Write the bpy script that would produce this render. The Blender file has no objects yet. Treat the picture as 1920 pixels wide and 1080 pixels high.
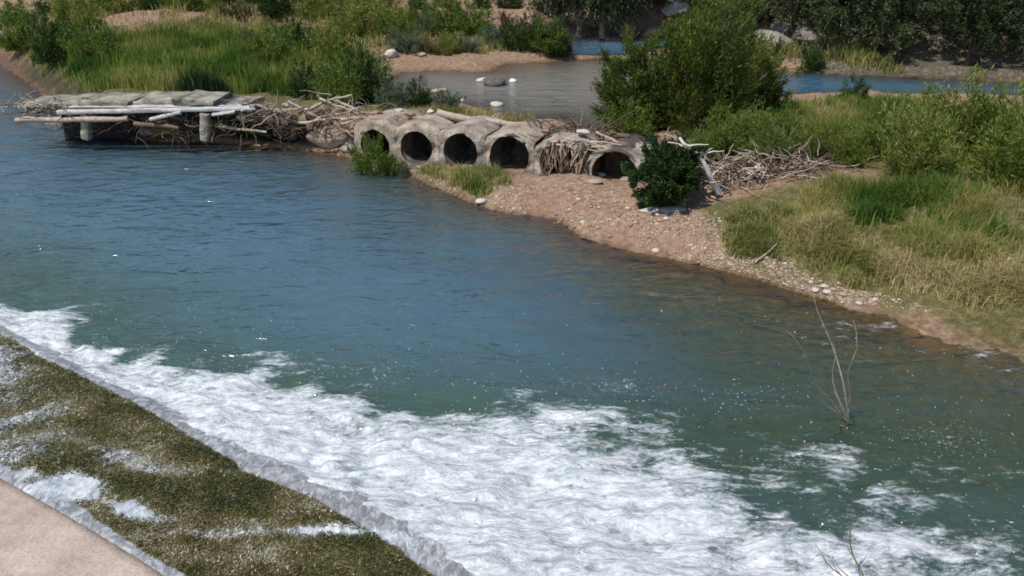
import bpy, bmesh, math, random
import numpy as np
from mathutils import Vector, Matrix, noise as mnoise

R = math.radians
rng = np.random.default_rng(7)
random.seed(7)
scn = bpy.context.scene
C = scn.collection

# ------------------------------------------------------------------ camera, sky, sun, exposure
CAM_H = 6.0
PITCH = R(24.4)
FPX = 1500.0                      # focal length in pixels of the 1920 wide photograph
cam_d = bpy.data.cameras.new('camera')
cam_d.sensor_width = 36
cam_d.lens = 36 * FPX / 1920
cam_d.clip_start = 0.1
cam_d.clip_end = 3000
cam = bpy.data.objects.new('camera', cam_d)
C.objects.link(cam)
cam.location = (0, 0, CAM_H)
cam.rotation_euler = (math.pi / 2 - PITCH, 0, 0)
scn.camera = cam

SUN_DIR = Vector((-0.42, -0.34, 0.84)).normalized()      # towards the sun
sun_el = math.asin(SUN_DIR.z)
sun_az = math.atan2(SUN_DIR.x, SUN_DIR.y)
w = bpy.data.worlds.new('World')
scn.world = w
w.use_nodes = True
nt = w.node_tree
bg = nt.nodes['Background']
sky = nt.nodes.new('ShaderNodeTexSky')
sky.sky_type = 'NISHITA'
sky.sun_disc = False
sky.sun_elevation = sun_el
sky.sun_rotation = sun_az
sky.air_density = 1.0
sky.dust_density = 0.6
sky.ozone_density = 1.6
nt.links.new(sky.outputs[0], bg.inputs[0])
bg.inputs[1].default_value = 0.14
sun_d = bpy.data.lights.new('sun', 'SUN')
sun_d.energy = 4.7
sun_d.angle = R(0.53)
sun_d.color = (1.0, 0.95, 0.87)
sun = bpy.data.objects.new('sun', sun_d)
C.objects.link(sun)
sun.rotation_euler = SUN_DIR.to_track_quat('Z', 'Y').to_euler()
sun.location = (-10, 0, 40)
scn.view_settings.view_transform = 'Standard'
scn.view_settings.look = 'None'
scn.view_settings.exposure = 0.02
scn.view_settings.gamma = 1
scn.view_settings.use_curve_mapping = False
scn.render.engine = 'CYCLES'
scn.cycles.use_denoising = True
scn.cycles.max_bounces = 8
scn.cycles.transparent_max_bounces = 16
scn.cycles.filter_width = 1.7

# ------------------------------------------------------------------ pixel -> world helpers
cp, sp = math.cos(PITCH), math.sin(PITCH)

def ray(px, py):
    px = np.asarray(px, float); py = np.asarray(py, float)
    u = (px - 960) / FPX; v = -(py - 540) / FPX
    return u, cp + v * sp, -sp + v * cp

def W(px, py, z=0.0):
    dx, dy, dz = ray(px, py)
    t = (z - CAM_H) / dz
    return np.stack([dx * t, dy * t, z + 0 * t], -1)

def at_depth(px, py, Y):
    dx, dy, dz = ray(px, py)
    t = Y / dy
    return Vector((float(dx * t), float(Y), float(CAM_H + dz * t)))

def sstep(a, b, x):
    t = np.clip((x - a) / (b - a), 0, 1)
    return t * t * (3 - 2 * t)

# value noise, vectorised
_perm = rng.permutation(512)
_val = rng.random(512)
def vnoise(x, y, sc=1.0, seed=0):
    x = np.asarray(x, float) * sc + seed * 17.31; y = np.asarray(y, float) * sc + seed * 9.77
    xi = np.floor(x).astype(int); yi = np.floor(y).astype(int)
    fx = x - xi; fy = y - yi
    fx = fx * fx * (3 - 2 * fx); fy = fy * fy * (3 - 2 * fy)
    def h(i, j): return _val[(_perm[i & 511] + j * 57) & 511]
    a = h(xi, yi); b = h(xi + 1, yi); c = h(xi, yi + 1); d = h(xi + 1, yi + 1)
    return (a * (1 - fx) + b * fx) * (1 - fy) + (c * (1 - fx) + d * fx) * fy
def fbm(x, y, sc=1.0, oct=4, seed=0):
    s = 0; a = 0.5; t = 0
    for k in range(oct):
        s = s + a * vnoise(x, y, sc * 2 ** k, seed + k); t += a; a *= 0.5
    return s / t

# ------------------------------------------------------------------ mesh helpers
class MB:
    """collects vertices and faces; build() links them as ONE mesh object"""
    def __init__(s): s.V = []; s.F = []; s.n = 0; s.A = []
    def add(s, V, F, tint=None):
        V = np.asarray(V, float).reshape(-1, 3)
        F = np.asarray(F, int)
        s.V.append(V); s.F.append(F + s.n); s.n += len(V)
        if tint is None: tint = 0.5
        s.A.append(np.broadcast_to(np.asarray(tint, float), (len(V),)))
        return s
    def tube(s, pts, rad, sides=7, tint=None, cap=True, rough=0.0, seed=0):
        pts = np.asarray(pts, float); n = len(pts)
        rad = np.broadcast_to(np.asarray(rad, float), (n,))
        T = np.gradient(pts, axis=0); T /= np.linalg.norm(T, axis=1, keepdims=True) + 1e-9
        ref = np.array([0, 0, 1.0]) if abs(T[0, 2]) < 0.9 else np.array([1.0, 0, 0])
        A = np.cross(T, ref); A /= np.linalg.norm(A, axis=1, keepdims=True) + 1e-9
        B = np.cross(T, A)
        th = np.linspace(0, 2 * np.pi, sides, endpoint=False)
        rr = rad[:, None] * np.ones((1, sides))
        if rough: 
            rg = np.random.default_rng(seed + 5)
            rr = rr * (1 + rough * rg.standard_normal((n, sides)))
        V = pts[:, None, :] + rr[..., None] * (np.cos(th)[None, :, None] * A[:, None, :] + np.sin(th)[None, :, None] * B[:, None, :])
        V = V.reshape(-1, 3)
        i = np.arange(n - 1)[:, None] * sides; j = np.arange(sides)[None, :]; k = (j + 1) % sides
        Fq = np.stack([i + j, i + k, i + sides + k, i + sides + j], -1).reshape(-1, 4)
        s.add(V, Fq, tint)
        if cap:
            for base, rev in ((0, True), ((n - 1) * sides, False)):
                c = V[base:base + sides].mean(0)
                ring = V[base:base + sides]
                Vc = np.vstack([ring, c[None]])
                t = np.stack([np.arange(sides), (np.arange(sides) + 1) % sides, np.full(sides, sides)], -1)
                if rev: t = t[:, ::-1]
                s.add(Vc, t, tint)
        return s
    def build(s, name, mat, parent=None, smooth=False, loc=None):
        o = bpy.data.objects.new(name, s.mesh(name, mat, smooth, loc))
        C.objects.link(o)
        if loc is not None: o.location = loc
        if parent is not None: o.parent = parent
        return o
    def mesh(s, name, mat, smooth=False, loc=None):
        me = bpy.data.meshes.new(name)
        V = np.vstack(s.V)
        if loc is not None: V = V - np.asarray(loc, float)
        me.vertices.add(len(V)); me.vertices.foreach_set('co', V.astype(np.float32).ravel())
        loops = np.concatenate([f.ravel() for f in s.F]).astype(np.int32)
        sizes = np.concatenate([np.full(len(f), f.shape[1]) for f in s.F]).astype(np.int32)
        starts = np.concatenate([[0], np.cumsum(sizes)[:-1]]).astype(np.int32)
        me.loops.add(len(loops)); me.loops.foreach_set('vertex_index', loops)
        me.polygons.add(len(sizes)); me.polygons.foreach_set('loop_start', starts)
        if smooth: me.polygons.foreach_set('use_smooth', np.ones(len(sizes), bool))
        me.update(calc_edges=True)
        a = me.attributes.new('tint', 'FLOAT', 'POINT')
        a.data.foreach_set('value', np.concatenate(s.A).astype(np.float32))
        me.validate()
        if mat: me.materials.append(mat)
        return me

def grid_faces(nx, ny):
    i = np.arange(ny - 1)[:, None] * nx; j = np.arange(nx - 1)[None, :]
    return np.stack([i + j, i + j + 1, i + nx + j + 1, i + nx + j], -1).reshape(-1, 4)

def tag(o, label=None, cat=None, group=None, kind=None):
    if label: o['label'] = label
    if cat: o['category'] = cat
    if group: o['group'] = group
    if kind: o['kind'] = kind
    return o
def empty(name, loc, label=None, cat=None, group=None):
    o = bpy.data.objects.new(name, None); C.objects.link(o); o.location = loc
    o.empty_display_size = 0.3
    return tag(o, label, cat, group)
def add_attr(me, name, vals):
    a = me.attributes.new(name, 'FLOAT', 'POINT')
    a.data.foreach_set('value', np.asarray(vals, np.float32))

# ------------------------------------------------------------------ materials
class NT:
    def __init__(s, name):
        s.m = bpy.data.materials.new(name); s.m.use_nodes = True
        s.t = s.m.node_tree; s.t.nodes.clear()
        s.out = s.n('ShaderNodeOutputMaterial')
    def n(s, typ, **kw):
        nd = s.t.nodes.new(typ)
        for k, v in kw.items():
            if k == 'ins':
                for kk, vv in v.items():
                    if hasattr(vv, 'is_output'): s.t.links.new(vv, nd.inputs[kk])
                    else: nd.inputs[kk].default_value = vv
            else: setattr(nd, k, v)
        return nd
    def link(s, a, b): s.t.links.new(a, b)
    def attr(s, name): return s.n('ShaderNodeAttribute', attribute_name=name).outputs['Fac']
    def coord(s, scale=(1, 1, 1), rot=(0, 0, 0)):
        c = s.n('ShaderNodeTexCoord')
        mp = s.n('ShaderNodeMapping', ins={'Vector': c.outputs['Object'], 'Scale': scale, 'Rotation': rot})
        return mp.outputs[0]
    def noise(s, vec, scale, detail=4, rough=0.55, dist=0.0):
        return s.n('ShaderNodeTexNoise', ins={'Vector': vec, 'Scale': scale, 'Detail': detail, 'Roughness': rough, 'Distortion': dist}).outputs['Fac']
    def ramp(s, fac, stops, interp='LINEAR'):
        r = s.n('ShaderNodeValToRGB'); r.color_ramp.interpolation = interp
        e = r.color_ramp.elements
        while len(e) < len(stops): e.new(0.5)
        for el, (p, c) in zip(e, stops):
            el.position = p; el.color = (*c, 1) if len(c) == 3 else c
        s.link(fac, r.inputs[0]); return r.outputs[0]
    def mr(s, v, a, b, c=0.0, d=1.0, smooth=True):
        m = s.n('ShaderNodeMapRange', ins={0: v, 1: a, 2: b, 3: c, 4: d}); m.clamp = True
        if smooth: m.interpolation_type = 'SMOOTHSTEP'
        return m.outputs[0]
    def math(s, op, a, b=0.0):
        return s.n('ShaderNodeMath', operation=op, ins={0: a, 1: b}).outputs[0]
    def mix(s, f, a, b, blend='MIX'):
        m = s.n('ShaderNodeMix', data_type='RGBA', blend_type=blend, ins={0: f})
        for k, v in ((6, a), (7, b)):
            if hasattr(v, 'is_output'): s.link(v, m.inputs[k])
            else: m.inputs[k].default_value = (*v, 1)
        return m.outputs[2]
    def bump(s, h, strength, dist, normal=None):
        b = s.n('ShaderNodeBump', ins={'Height': h, 'Strength': strength, 'Distance': dist})
        if normal is not None: s.link(normal, b.inputs['Normal'])
        return b.outputs[0]
    def finish(s, col, rough=0.85, normal=None, spec=0.3, **ins):
        p = s.n('ShaderNodeBsdfPrincipled')
        for k, v in (('Base Color', col), ('Roughness', rough)):
            if hasattr(v, 'is_output'): s.link(v, p.inputs[k])
            else: p.inputs[k].default_value = (*v, 1) if isinstance(v, tuple) else v
        p.inputs['Specular IOR Level'].default_value = spec
        if normal is not None: s.link(normal, p.inputs['Normal'])
        s.link(p.outputs[0], s.out.inputs[0]); return s.m

def rocky(name, c0, c1, c2, scale=3.0, rough=0.9, bump=0.5, dist=0.03, spec=0.25):
    t = NT(name); v = t.coord()
    n1 = t.noise(v, scale, 8, 0.62); n2 = t.noise(v, scale * 7, 6, 0.6)
    col = t.ramp(n1, [(0.3, c0), (0.5, c1), (0.7, c2)])
    col = t.mix(t.mr(n2, 0.35, 0.7, 0, 0.35), col, tuple(x * 0.45 for x in c0))
    return t.finish(col, rough, t.bump(t.math('ADD', n1, n2), bump, dist), spec)

def leafmat(name, cols, trans=0.35, rough=0.6):
    """foliage: colour per leaf from the tint attribute"""
    t = NT(name); a = t.attr('tint')
    k = len(cols)
    col = t.ramp(a, [(i / (k - 1), c) for i, c in enumerate(cols)])
    p = t.n('ShaderNodeBsdfPrincipled'); t.link(col, p.inputs['Base Color'])
    p.inputs['Roughness'].default_value = rough; p.inputs['Specular IOR Level'].default_value = 0.25
    tr = t.n('ShaderNodeBsdfTranslucent'); t.link(t.mix(1.0, col, (1.0, 1.15, 0.55), 'MULTIPLY'), tr.inputs[0])
    mx = t.n('ShaderNodeMixShader', ins={0: trans}); t.link(p.outputs[0], mx.inputs[1]); t.link(tr.outputs[0], mx.inputs[2])
    t.link(mx.outputs[0], t.out.inputs[0]); return t.m

def woodmat(name, c0, c1, c2, scale=9.0):
    t = NT(name); v = t.coord(); a = t.attr('tint')
    n1 = t.noise(v, scale, 6, 0.65); n2 = t.noise(v, scale * 5, 4, 0.6)
    col = t.ramp(n1, [(0.3, c0), (0.5, c1), (0.72, c2)])
    col = t.mix(0.45, col, t.ramp(a, [(0, c0), (0.5, c1), (1, c2)]))
    return t.finish(col, 0.85, t.bump(t.math('ADD', n1, n2), 0.5, 0.02), 0.2)

M = {}
M['concrete'] = rocky('weathered_concrete', (0.13, 0.105, 0.08), (0.29, 0.245, 0.20), (0.46, 0.41, 0.355), 2.2, 0.9, 0.7, 0.05)
M['pink_concrete'] = rocky('pink_concrete', (0.13, 0.098, 0.072), (0.33, 0.268, 0.21), (0.49, 0.42, 0.35), 2.4, 0.9, 0.7, 0.05)
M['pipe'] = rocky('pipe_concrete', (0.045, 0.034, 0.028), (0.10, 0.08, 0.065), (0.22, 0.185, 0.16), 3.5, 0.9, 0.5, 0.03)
M['slab'] = rocky('grey_slab', (0.10, 0.092, 0.07), (0.26, 0.24, 0.19), (0.42, 0.395, 0.34), 2.0, 0.85, 0.4, 0.02)
M['beam'] = rocky('pale_beam', (0.28, 0.26, 0.25), (0.46, 0.44, 0.43), (0.58, 0.56, 0.55), 3.5, 0.8, 0.3, 0.02)
t = NT('road_concrete'); v = t.coord()
n1 = t.noise(v, 1.3, 6, 0.6); n2 = t.noise(v, 28, 6, 0.7); n3 = t.noise(v, 5, 8, 0.7)
vor = t.n('ShaderNodeTexVoronoi', feature='DISTANCE_TO_EDGE', ins={'Vector': t.n('ShaderNodeVectorMath', operation='ADD', ins={0: v, 1: t.n('ShaderNodeTexNoise', ins={'Vector': v, 'Scale': 4.0}).outputs['Color']}).outputs[0], 'Scale': 0.9}).outputs['Distance']
col = t.ramp(t.math('ADD', t.math('MULTIPLY', n1, 0.5), t.math('MULTIPLY', n3, 0.5)), [(0.35, (0.30, 0.225, 0.18)), (0.5, (0.44, 0.345, 0.285)), (0.65, (0.53, 0.43, 0.365))])
col = t.mix(t.mr(n2, 0.48, 0.7, 0, 0.6), col, (0.22, 0.17, 0.14))
crk = t.mr(vor, 0.004, 0.016, 1, 0)
M['road'] = t.finish(col, 0.85, t.bump(t.math('ADD', n2, n3), 0.6, 0.02), 0.3)
M['road_old'] = rocky('road_concrete_old', (0.42, 0.33, 0.27), (0.52, 0.42, 0.35), (0.58, 0.48, 0.41), 1.5, 0.85, 0.25, 0.01)
M['pale_rock'] = rocky('pale_rock', (0.36, 0.32, 0.27), (0.55, 0.50, 0.44), (0.70, 0.66, 0.60), 5, 0.85, 0.5, 0.03)
M['white_rock'] = rocky('white_rock', (0.55, 0.53, 0.50), (0.70, 0.68, 0.65), (0.80, 0.78, 0.76), 5, 0.85, 0.4, 0.02)
M['tan_rock'] = rocky('tan_rock', (0.26, 0.19, 0.13), (0.40, 0.31, 0.22), (0.52, 0.43, 0.33), 5, 0.9, 0.5, 0.03)
M['grey_rock'] = rocky('grey_rock', (0.14, 0.125, 0.11), (0.24, 0.22, 0.20), (0.36, 0.33, 0.30), 1.5, 0.9, 0.7, 0.08)
M['dark_rock'] = rocky('dark_rock', (0.06, 0.05, 0.045), (0.12, 0.105, 0.095), (0.22, 0.20, 0.18), 4, 0.85, 0.6, 0.04)
M['earth'] = rocky('bank_earth', (0.10, 0.075, 0.045), (0.21, 0.165, 0.105), (0.34, 0.28, 0.20), 4, 0.95, 0.8, 0.06)
M['gap_shade'] = rocky('shade_dark_earth', (0.012, 0.010, 0.010), (0.028, 0.024, 0.022), (0.06, 0.052, 0.045), 4, 0.9, 0.8, 0.08)  # earth darkened to near black, standing in for shade under the slabs
M['red_rock'] = rocky('reddish_rock', (0.20, 0.10, 0.06), (0.34, 0.20, 0.13), (0.45, 0.31, 0.23), 5, 0.9, 0.5, 0.03)
M['drift'] = woodmat('bleached_driftwood', (0.16, 0.12, 0.09), (0.34, 0.27, 0.21), (0.55, 0.48, 0.41))
M['drift_white'] = woodmat('white_driftwood', (0.30, 0.26, 0.22), (0.50, 0.46, 0.41), (0.66, 0.62, 0.57))
M['drift_dark'] = woodmat('dark_driftwood', (0.05, 0.037, 0.027), (0.12, 0.085, 0.06), (0.24, 0.18, 0.13))
M['bark'] = woodmat('bark', (0.04, 0.03, 0.022), (0.09, 0.068, 0.05), (0.17, 0.135, 0.10))
M['bark_pale'] = woodmat('pale_bark', (0.13, 0.10, 0.08), (0.24, 0.20, 0.16), (0.40, 0.35, 0.30))
M['willow'] = leafmat('willow_leaf', [(0.022, 0.042, 0.010), (0.052, 0.080, 0.014), (0.105, 0.130, 0.022), (0.19, 0.19, 0.034)], 0.4)
M['dark_leaf'] = leafmat('dark_leaf', [(0.018, 0.036, 0.012), (0.034, 0.066, 0.017), (0.075, 0.112, 0.024)])
M['scrub_leaf'] = leafmat('scrub_leaf', [(0.05, 0.095, 0.016), (0.11, 0.16, 0.026), (0.175, 0.205, 0.04), (0.25, 0.225, 0.075)])
M['hill_leaf'] = leafmat('hill_leaf', [(0.022, 0.034, 0.014), (0.045, 0.062, 0.024), (0.08, 0.095, 0.04), (0.125, 0.13, 0.065)], 0.3)
M['dry_leaf'] = leafmat('dry_leaf', [(0.07, 0.055, 0.03), (0.13, 0.105, 0.05), (0.20, 0.165, 0.085)])
M['brown_leaf'] = leafmat('brown_leaf', [(0.05, 0.025, 0.015), (0.09, 0.045, 0.028), (0.14, 0.08, 0.05)])
M['sage_leaf'] = leafmat('sage_leaf', [(0.06, 0.085, 0.055), (0.10, 0.13, 0.085), (0.15, 0.18, 0.12)])
M['grass'] = leafmat('grass_blade', [(0.035, 0.080, 0.016), (0.09, 0.16, 0.024), (0.18, 0.235, 0.04), (0.36, 0.31, 0.12)], 0.45)
M['dry_grass'] = leafmat('dry_grass_blade', [(0.13, 0.145, 0.035), (0.26, 0.235, 0.08), (0.40, 0.33, 0.15), (0.48, 0.39, 0.22)], 0.3)
M['moss'] = leafmat('moss_leaf', [(0.034, 0.044, 0.014), (0.080, 0.080, 0.022), (0.15, 0.122, 0.040), (0.24, 0.185, 0.095), (0.50, 0.47, 0.40)], 0.25)

# ------------------------------------------------------------------ the lie of the land
ZU = 0.60                        # level of the upper pool and the river above the causeway
# shoreline of the lower pool, land lies beyond it
shore_px = [(-900, 60), (-400, 105), (-120, 112), (0, 118), (70, 165), (130, 222), (190, 250), (250, 262), (320, 266), (395, 268), (480, 274), (560, 280),
            (640, 292), (690, 312), (760, 325), (840, 362), (900, 388), (960, 402), (1040, 412), (1090, 446), (1150, 462), (1250, 484),
            (1350, 506), (1430, 526), (1500, 552), (1568, 574), (1700, 606), (1920, 640), (2400, 700), (3200, 760)]
SH = W([p[0] for p in shore_px], [p[1] for p in shore_px], 0.0)[:, :2]
SH = np.vstack([[-400, SH[0, 1] + 5], SH, [400, SH[-1, 1] - 2]])

def polydist(x, y, P, closed=False):
    d = np.full(np.shape(x), 1e9)
    n = len(P)
    for i in range(n if closed else n - 1):
        a = P[i]; b = P[(i + 1) % n]; ab = b - a
        t = np.clip(((x - a[0]) * ab[0] + (y - a[1]) * ab[1]) / (ab @ ab + 1e-12), 0, 1)
        d = np.minimum(d, np.hypot(x - a[0] - t * ab[0], y - a[1] - t * ab[1]))
    return d
def inpoly(x, y, P):
    r = np.zeros(np.shape(x), bool); n = len(P); j = n - 1
    for i in range(n):
        xi, yi = P[i]; xj, yj = P[j]
        c = ((yi > y) != (yj > y)) & (x < (xj - xi) * (y - yi) / (yj - yi + 1e-12) + xi)
        r ^= c; j = i
    return r

up_px = [(722, 150), (760, 136), (830, 132), (905, 134), (950, 120), (1060, 113), (1140, 110), (1250, 118), (1400, 128), (1568, 140), (1800, 150), (2200, 160), (2200, 190), (1800, 190), (1600, 184),
         (1450, 190), (1250, 215), (1180, 240), (1120, 247), (1080, 236), (1040, 224), (985, 226), (930, 218), (880, 200), (840, 196), (770, 205), (735, 185)]
UP = W([p[0] for p in up_px], [p[1] for p in up_px], ZU)[:, :2]
riv_px = [(1040, 84), (1052, 70), (1180, 66), (1400, 58), (1500, 62), (1500, 84), (1380, 98), (1180, 106), (1080, 106), (1050, 100)]
RIV = W([p[0] for p in riv_px], [p[1] for p in riv_px], ZU)[:, :2]

cps = [  # px, py, z : land heights
    (-300, 60, 0.8), (0, 60, 1.0), (120, 150, 0.7), (250, 215, 0.55), (250, 178, 1.0), (330, 178, 1.0), (450, 185, 0.95), (520, 200, 0.9), (600, 205, 0.9), (420, 240, 0.25), (520, 255, 0.25),
    (660, 215, 0.9), (600, 270, 0.25), (690, 300, 0.22), (840, 315, 0.3), (1000, 328, 0.32), (1190, 345, 0.35), (720, 225, 0.75), (850, 222, 0.7), (1000, 236, 0.72), (1150, 262, 0.8),
    (300, 120, 1.0), (450, 110, 1.05), (600, 140, 1.0), (700, 150, 0.85), (300, 60, 1.3), (450, 60, 1.3), (600, 70, 1.2), (700, 90, 1.0), (300, 20, 1.9), (500, 20, 1.9), (700, 30, 1.7),
    (800, 120, 0.75), (950, 110, 0.75), (850, 90, 0.95), (980, 85, 0.95), (850, 50, 1.4), (980, 50, 1.4), (900, 20, 2.0), (1000, 20, 2.0),
    (1100, 60, 0.9), (1200, 50, 1.1), (1300, 40, 1.4),
    (1200, 275, 0.8), (1280, 290, 0.9), (1350, 300, 1.0), (1450, 280, 1.25), (1568, 270, 1.35), (1568, 330, 1.25), (1568, 372, 0.75), (1480, 325, 1.15), (1480, 375, 0.62), (1420, 370, 0.6), (1300, 370, 0.55), (1240, 390, 0.42),
    (1100, 370, 0.3), (1000, 360, 0.3), (1150, 420, 0.3), (1300, 450, 0.3), (1450, 430, 0.55), (1568, 430, 0.75), (1568, 510, 0.35), (1450, 490, 0.28),
    (1450, 215, 1.0), (1568, 205, 1.0), (1800, 230, 1.2), (1800, 350, 1.3), (1900, 500, 0.8), (2200, 400, 1.6), (1350, 230, 0.9),
    (880, 345, 0.2), (780, 315, 0.15)]
CP = np.array([[*W(a, b, c)[:2], c] for a, b, c in cps])

A_c, B_c = W(668, 297, 0.25)[:2], W(1212, 345, 0.33)[:2]      # foot of the causeway front, left and right end
U_c = (B_c - A_c) / np.linalg.norm(B_c - A_c)
N_c = np.array([U_c[1], -U_c[0]])                            # points to the camera side
LEN_C = float(np.linalg.norm(B_c - A_c))

HOL = np.array([[at[0], at[1]] for at in [W(440, 268, .1), W(588, 274, .1), W(592, 246, .1), W(440, 240, .1)]])
def H(x, y, detail=True):
    x = np.asarray(x, float); y = np.asarray(y, float)
    num = 0; den = 0
    for cx, cy, cz in CP:
        q = 1 / ((x - cx) ** 2 + (y - cy) ** 2 + 0.35) ** 1.6
        num = num + q * cz; den = den + q
    L = num / den
    # far ground climbs; the right side is a steep wooded hill
    L = L + sstep(50, 75, y) * 3.0 + np.clip((y - 70) * 0.10, 0, 14) + np.clip((y - 200) * .12, 0, 60)
    hill_d = np.maximum(0, (y - 35) * 0.55 + (x - 13) * 0.83)
    L = L + np.where(hill_d > 0, 16 * (1 - np.exp(-(hill_d / 17) ** 1.3)), 0) * sstep(32.5, 36.5, y - np.clip(13 - x, 0, 50) * .8)
    L = L + 0.5 * (fbm(x, y, 0.12, 3, 3) - 0.5) * sstep(30, 60, y) * 2
    if detail:
        L = L + (fbm(x, y, 0.9, 5, 5) - 0.5) * 0.30 + (fbm(x, y, 5, 3, 8) - 0.5) * 0.06
    # lower pool
    ds = polydist(x, y, SH)
    land = y > np.interp(x, SH[:, 0], SH[:, 1])
    jit = (fbm(x, y, 1.3, 3, 11) - 0.5) * 0.30
    sd = np.where(land, ds, -ds) + jit
    prof = np.minimum(L, 0.02 + 0.20 * sd + 0.16 * np.clip(sd, 0, 1) ** 0.7)
    z = np.where(sd > 0, np.where(sd < 1.4, prof + (L - prof) * sstep(0.5, 1.4, sd), L), -np.minimum(1.8, (0.24 - 0.14 * sstep(-1, 3, x)) * -sd + 0.03))
    # upper pool and river
    for P, fall in ((UP, 0.22), (RIV, 0.3)):
        d = polydist(x, y, P, True); ins = inpoly(x, y, P)
        s2 = np.where(ins, d, -d) + (fbm(x, y, 0.8, 3, 21) - 0.5) * 0.5
        zz = ZU - np.minimum(1.2, fall * s2)
        z = np.where(s2 > 0, np.minimum(z, zz), z)
        z = np.where((s2 <= 0) & (s2 > -1.2), np.minimum(z, ZU + 0.03 + 0.25 * -s2 + 0.6 * sstep(0.4, 1.2, -s2)), z)
    z = np.where(inpoly(x, y, HOL), np.minimum(z, 0.10), z)
    # bed of the pipes under the causeway
    a = (x - A_c[0]) * U_c[0] + (y - A_c[1]) * U_c[1]
    b = -((x - A_c[0]) * N_c[0] + (y - A_c[1]) * N_c[1])
    inc = (a > -0.1) & (a < LEN_C + 0.1) & (b > -0.1) & (b < 1.25)
    z = np.where(inc, np.minimum(z, 0.26), z)
    return z

def G(px, py):
    """where the ray of a photo pixel meets the ground"""
    dx, dy, dz = [float(q) for q in ray(px, py)]
    t = np.linspace(5, 160, 3000)
    zr = CAM_H + dz * t
    h = np.maximum(H(dx * t, dy * t, False), 0)
    i = np.argmax(zr < h)
    tt = t[i]
    return Vector((dx * tt, dy * tt, float(H(dx * tt, dy * tt))))
def GZ(x, y): return float(H(np.array([x]), np.array([y]))[0])

# ------------------------------------------------------------------ ground sheet
xs = np.concatenate([np.linspace(-600, -60, 28)[:-1], np.linspace(-60, -14, 60)[:-1], np.arange(-14, 14, 0.11), np.linspace(14, 60, 110)[1:], np.linspace(60, 600, 28)[1:]])
ys = np.concatenate([np.linspace(-60, 12, 25)[:-1], np.arange(12, 30, 0.11), np.arange(30, 62, 0.32), np.linspace(62, 160, 60)[1:], np.linspace(160, 1200, 30)[1:]])
X, Y = np.meshgrid(xs, ys)
Z = H(X, Y)
veg = np.zeros_like(X)

def poly_world(px):
    return np.array([list(G(*p))[:2] for p in px])
veg_polys = {
    'left': poly_world([(60, 130), (180, 190), (250, 172), (480, 182), (600, 200), (720, 205), (735, 170), (700, 105), (600, 62), (430, 50), (250, 68), (60, 60)]),
    'right': poly_world([(1365, 395), (1440, 372), (1568, 355), (1700, 345), (1950, 350), (1950, 590), (1700, 540), (1560, 512), (1440, 486), (1375, 440)]),
    'right_scrub': poly_world([(1290, 300), (1568, 300), (1950, 330), (1950, 210), (1568, 190), (1420, 194), (1300, 250)]),
    'spit': poly_world([(770, 318), (850, 312), (935, 322), (960, 345), (900, 378), (850, 352)]),
    'midbank': poly_world([(640, 60), (720, 40), (900, 52), (1040, 78), (1040, 98), (900, 92), (700, 95)]),
}
for k, P in veg_polys.items():
    d = polydist(X, Y, P, True); ins = inpoly(X, Y, P)
    s = np.where(ins, 1.0, np.exp(-d / 0.6)) * (0.5 if k in ('midbank', 'spit') else 0.85)
    veg = np.maximum(veg, s)
hillmask = sstep(30.2, 31.5, Y) * sstep(10, 14, X)
veg = np.maximum(veg, hillmask * 0.6)
veg = np.maximum(veg, sstep(64, 75, Y) * 0.7)
near_w = np.minimum(np.abs(Z), np.abs(Z - ZU) + 10 * (Y < 22))
wet = np.where(Z < 0.02, 1.0, np.exp(-np.clip(Z, 0, None) / 0.05))
wet = np.where(Y > 24, np.where(Z < ZU + 0.02, 1.0, np.exp(-np.clip(Z - ZU, 0, None) / 0.05)), wet)

t = NT('ground_soil'); v = t.coord()
n1 = t.noise(v, 0.8, 6, 0.6); n2 = t.noise(v, 7, 6, 0.65); n3 = t.noise(v, 34, 4, 0.6)
sand = t.ramp(n2, [(0.30, (0.10, 0.058, 0.034)), (0.44, (0.215, 0.138, 0.086)), (0.58, (0.315, 0.222, 0.152)), (0.75, (0.44, 0.345, 0.255))])
sand = t.mix(t.mr(n1, 0.42, 0.62, 0, 0.55), sand, (0.25, 0.15, 0.105))
sand = t.mix(t.mr(n3, 0.5, 0.72, 0, 0.5), sand, (0.11, 0.075, 0.05))
soil = t.ramp(n2, [(0.3, (0.06, 0.055, 0.02)), (0.5, (0.125, 0.115, 0.04)), (0.7, (0.25, 0.20, 0.10))])
soil = t.mix(t.mr(n3, 0.42, 0.62, 0, 0.75), soil, (0.055, 0.05, 0.02))
vg = t.attr('veg')
vf = t.mr(t.math('ADD', vg, t.math('MULTIPLY', t.math('SUBTRACT', n1, 0.5), 0.9)), 0.25, 0.6)
col = t.mix(vf, sand, soil)
col = t.mix(t.mr(t.attr('wood'), 0.2, 0.8), col, t.ramp(n2, [(0.3, (0.045, 0.036, 0.026)), (0.5, (0.10, 0.082, 0.058)), (0.7, (0.19, 0.165, 0.125))]))
wt = t.attr('wet')
col = t.mix(wt, col, t.mix(1.0, col, (0.42, 0.36, 0.28), 'MULTIPLY'))
uw = t.mr(t.n('ShaderNodeSeparateXYZ', ins={0: t.n('ShaderNodeTexCoord').outputs['Object']}).outputs[2], -0.04, -0.16)
col = t.mix(uw, col, t.ramp(n2, [(0.35, (0.07, 0.068, 0.014)), (0.65, (0.19, 0.16, 0.045))]))
M['ground'] = t.finish(col, t.mr(wt, 0, 1, 0.95, 0.5), t.bump(t.math('ADD', n2, t.math('MULTIPLY', n3, 0.6)), 0.8, 0.05), 0.25)
mb = MB(); mb.add(np.stack([X, Y, Z], -1).reshape(-1, 3), grid_faces(len(xs), len(ys)))
ground = tag(mb.build('ground', M['ground'], smooth=True), 'sandy ground of the river banks, pebbly beside the pool and wooded uphill', 'ground', kind='structure')
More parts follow.
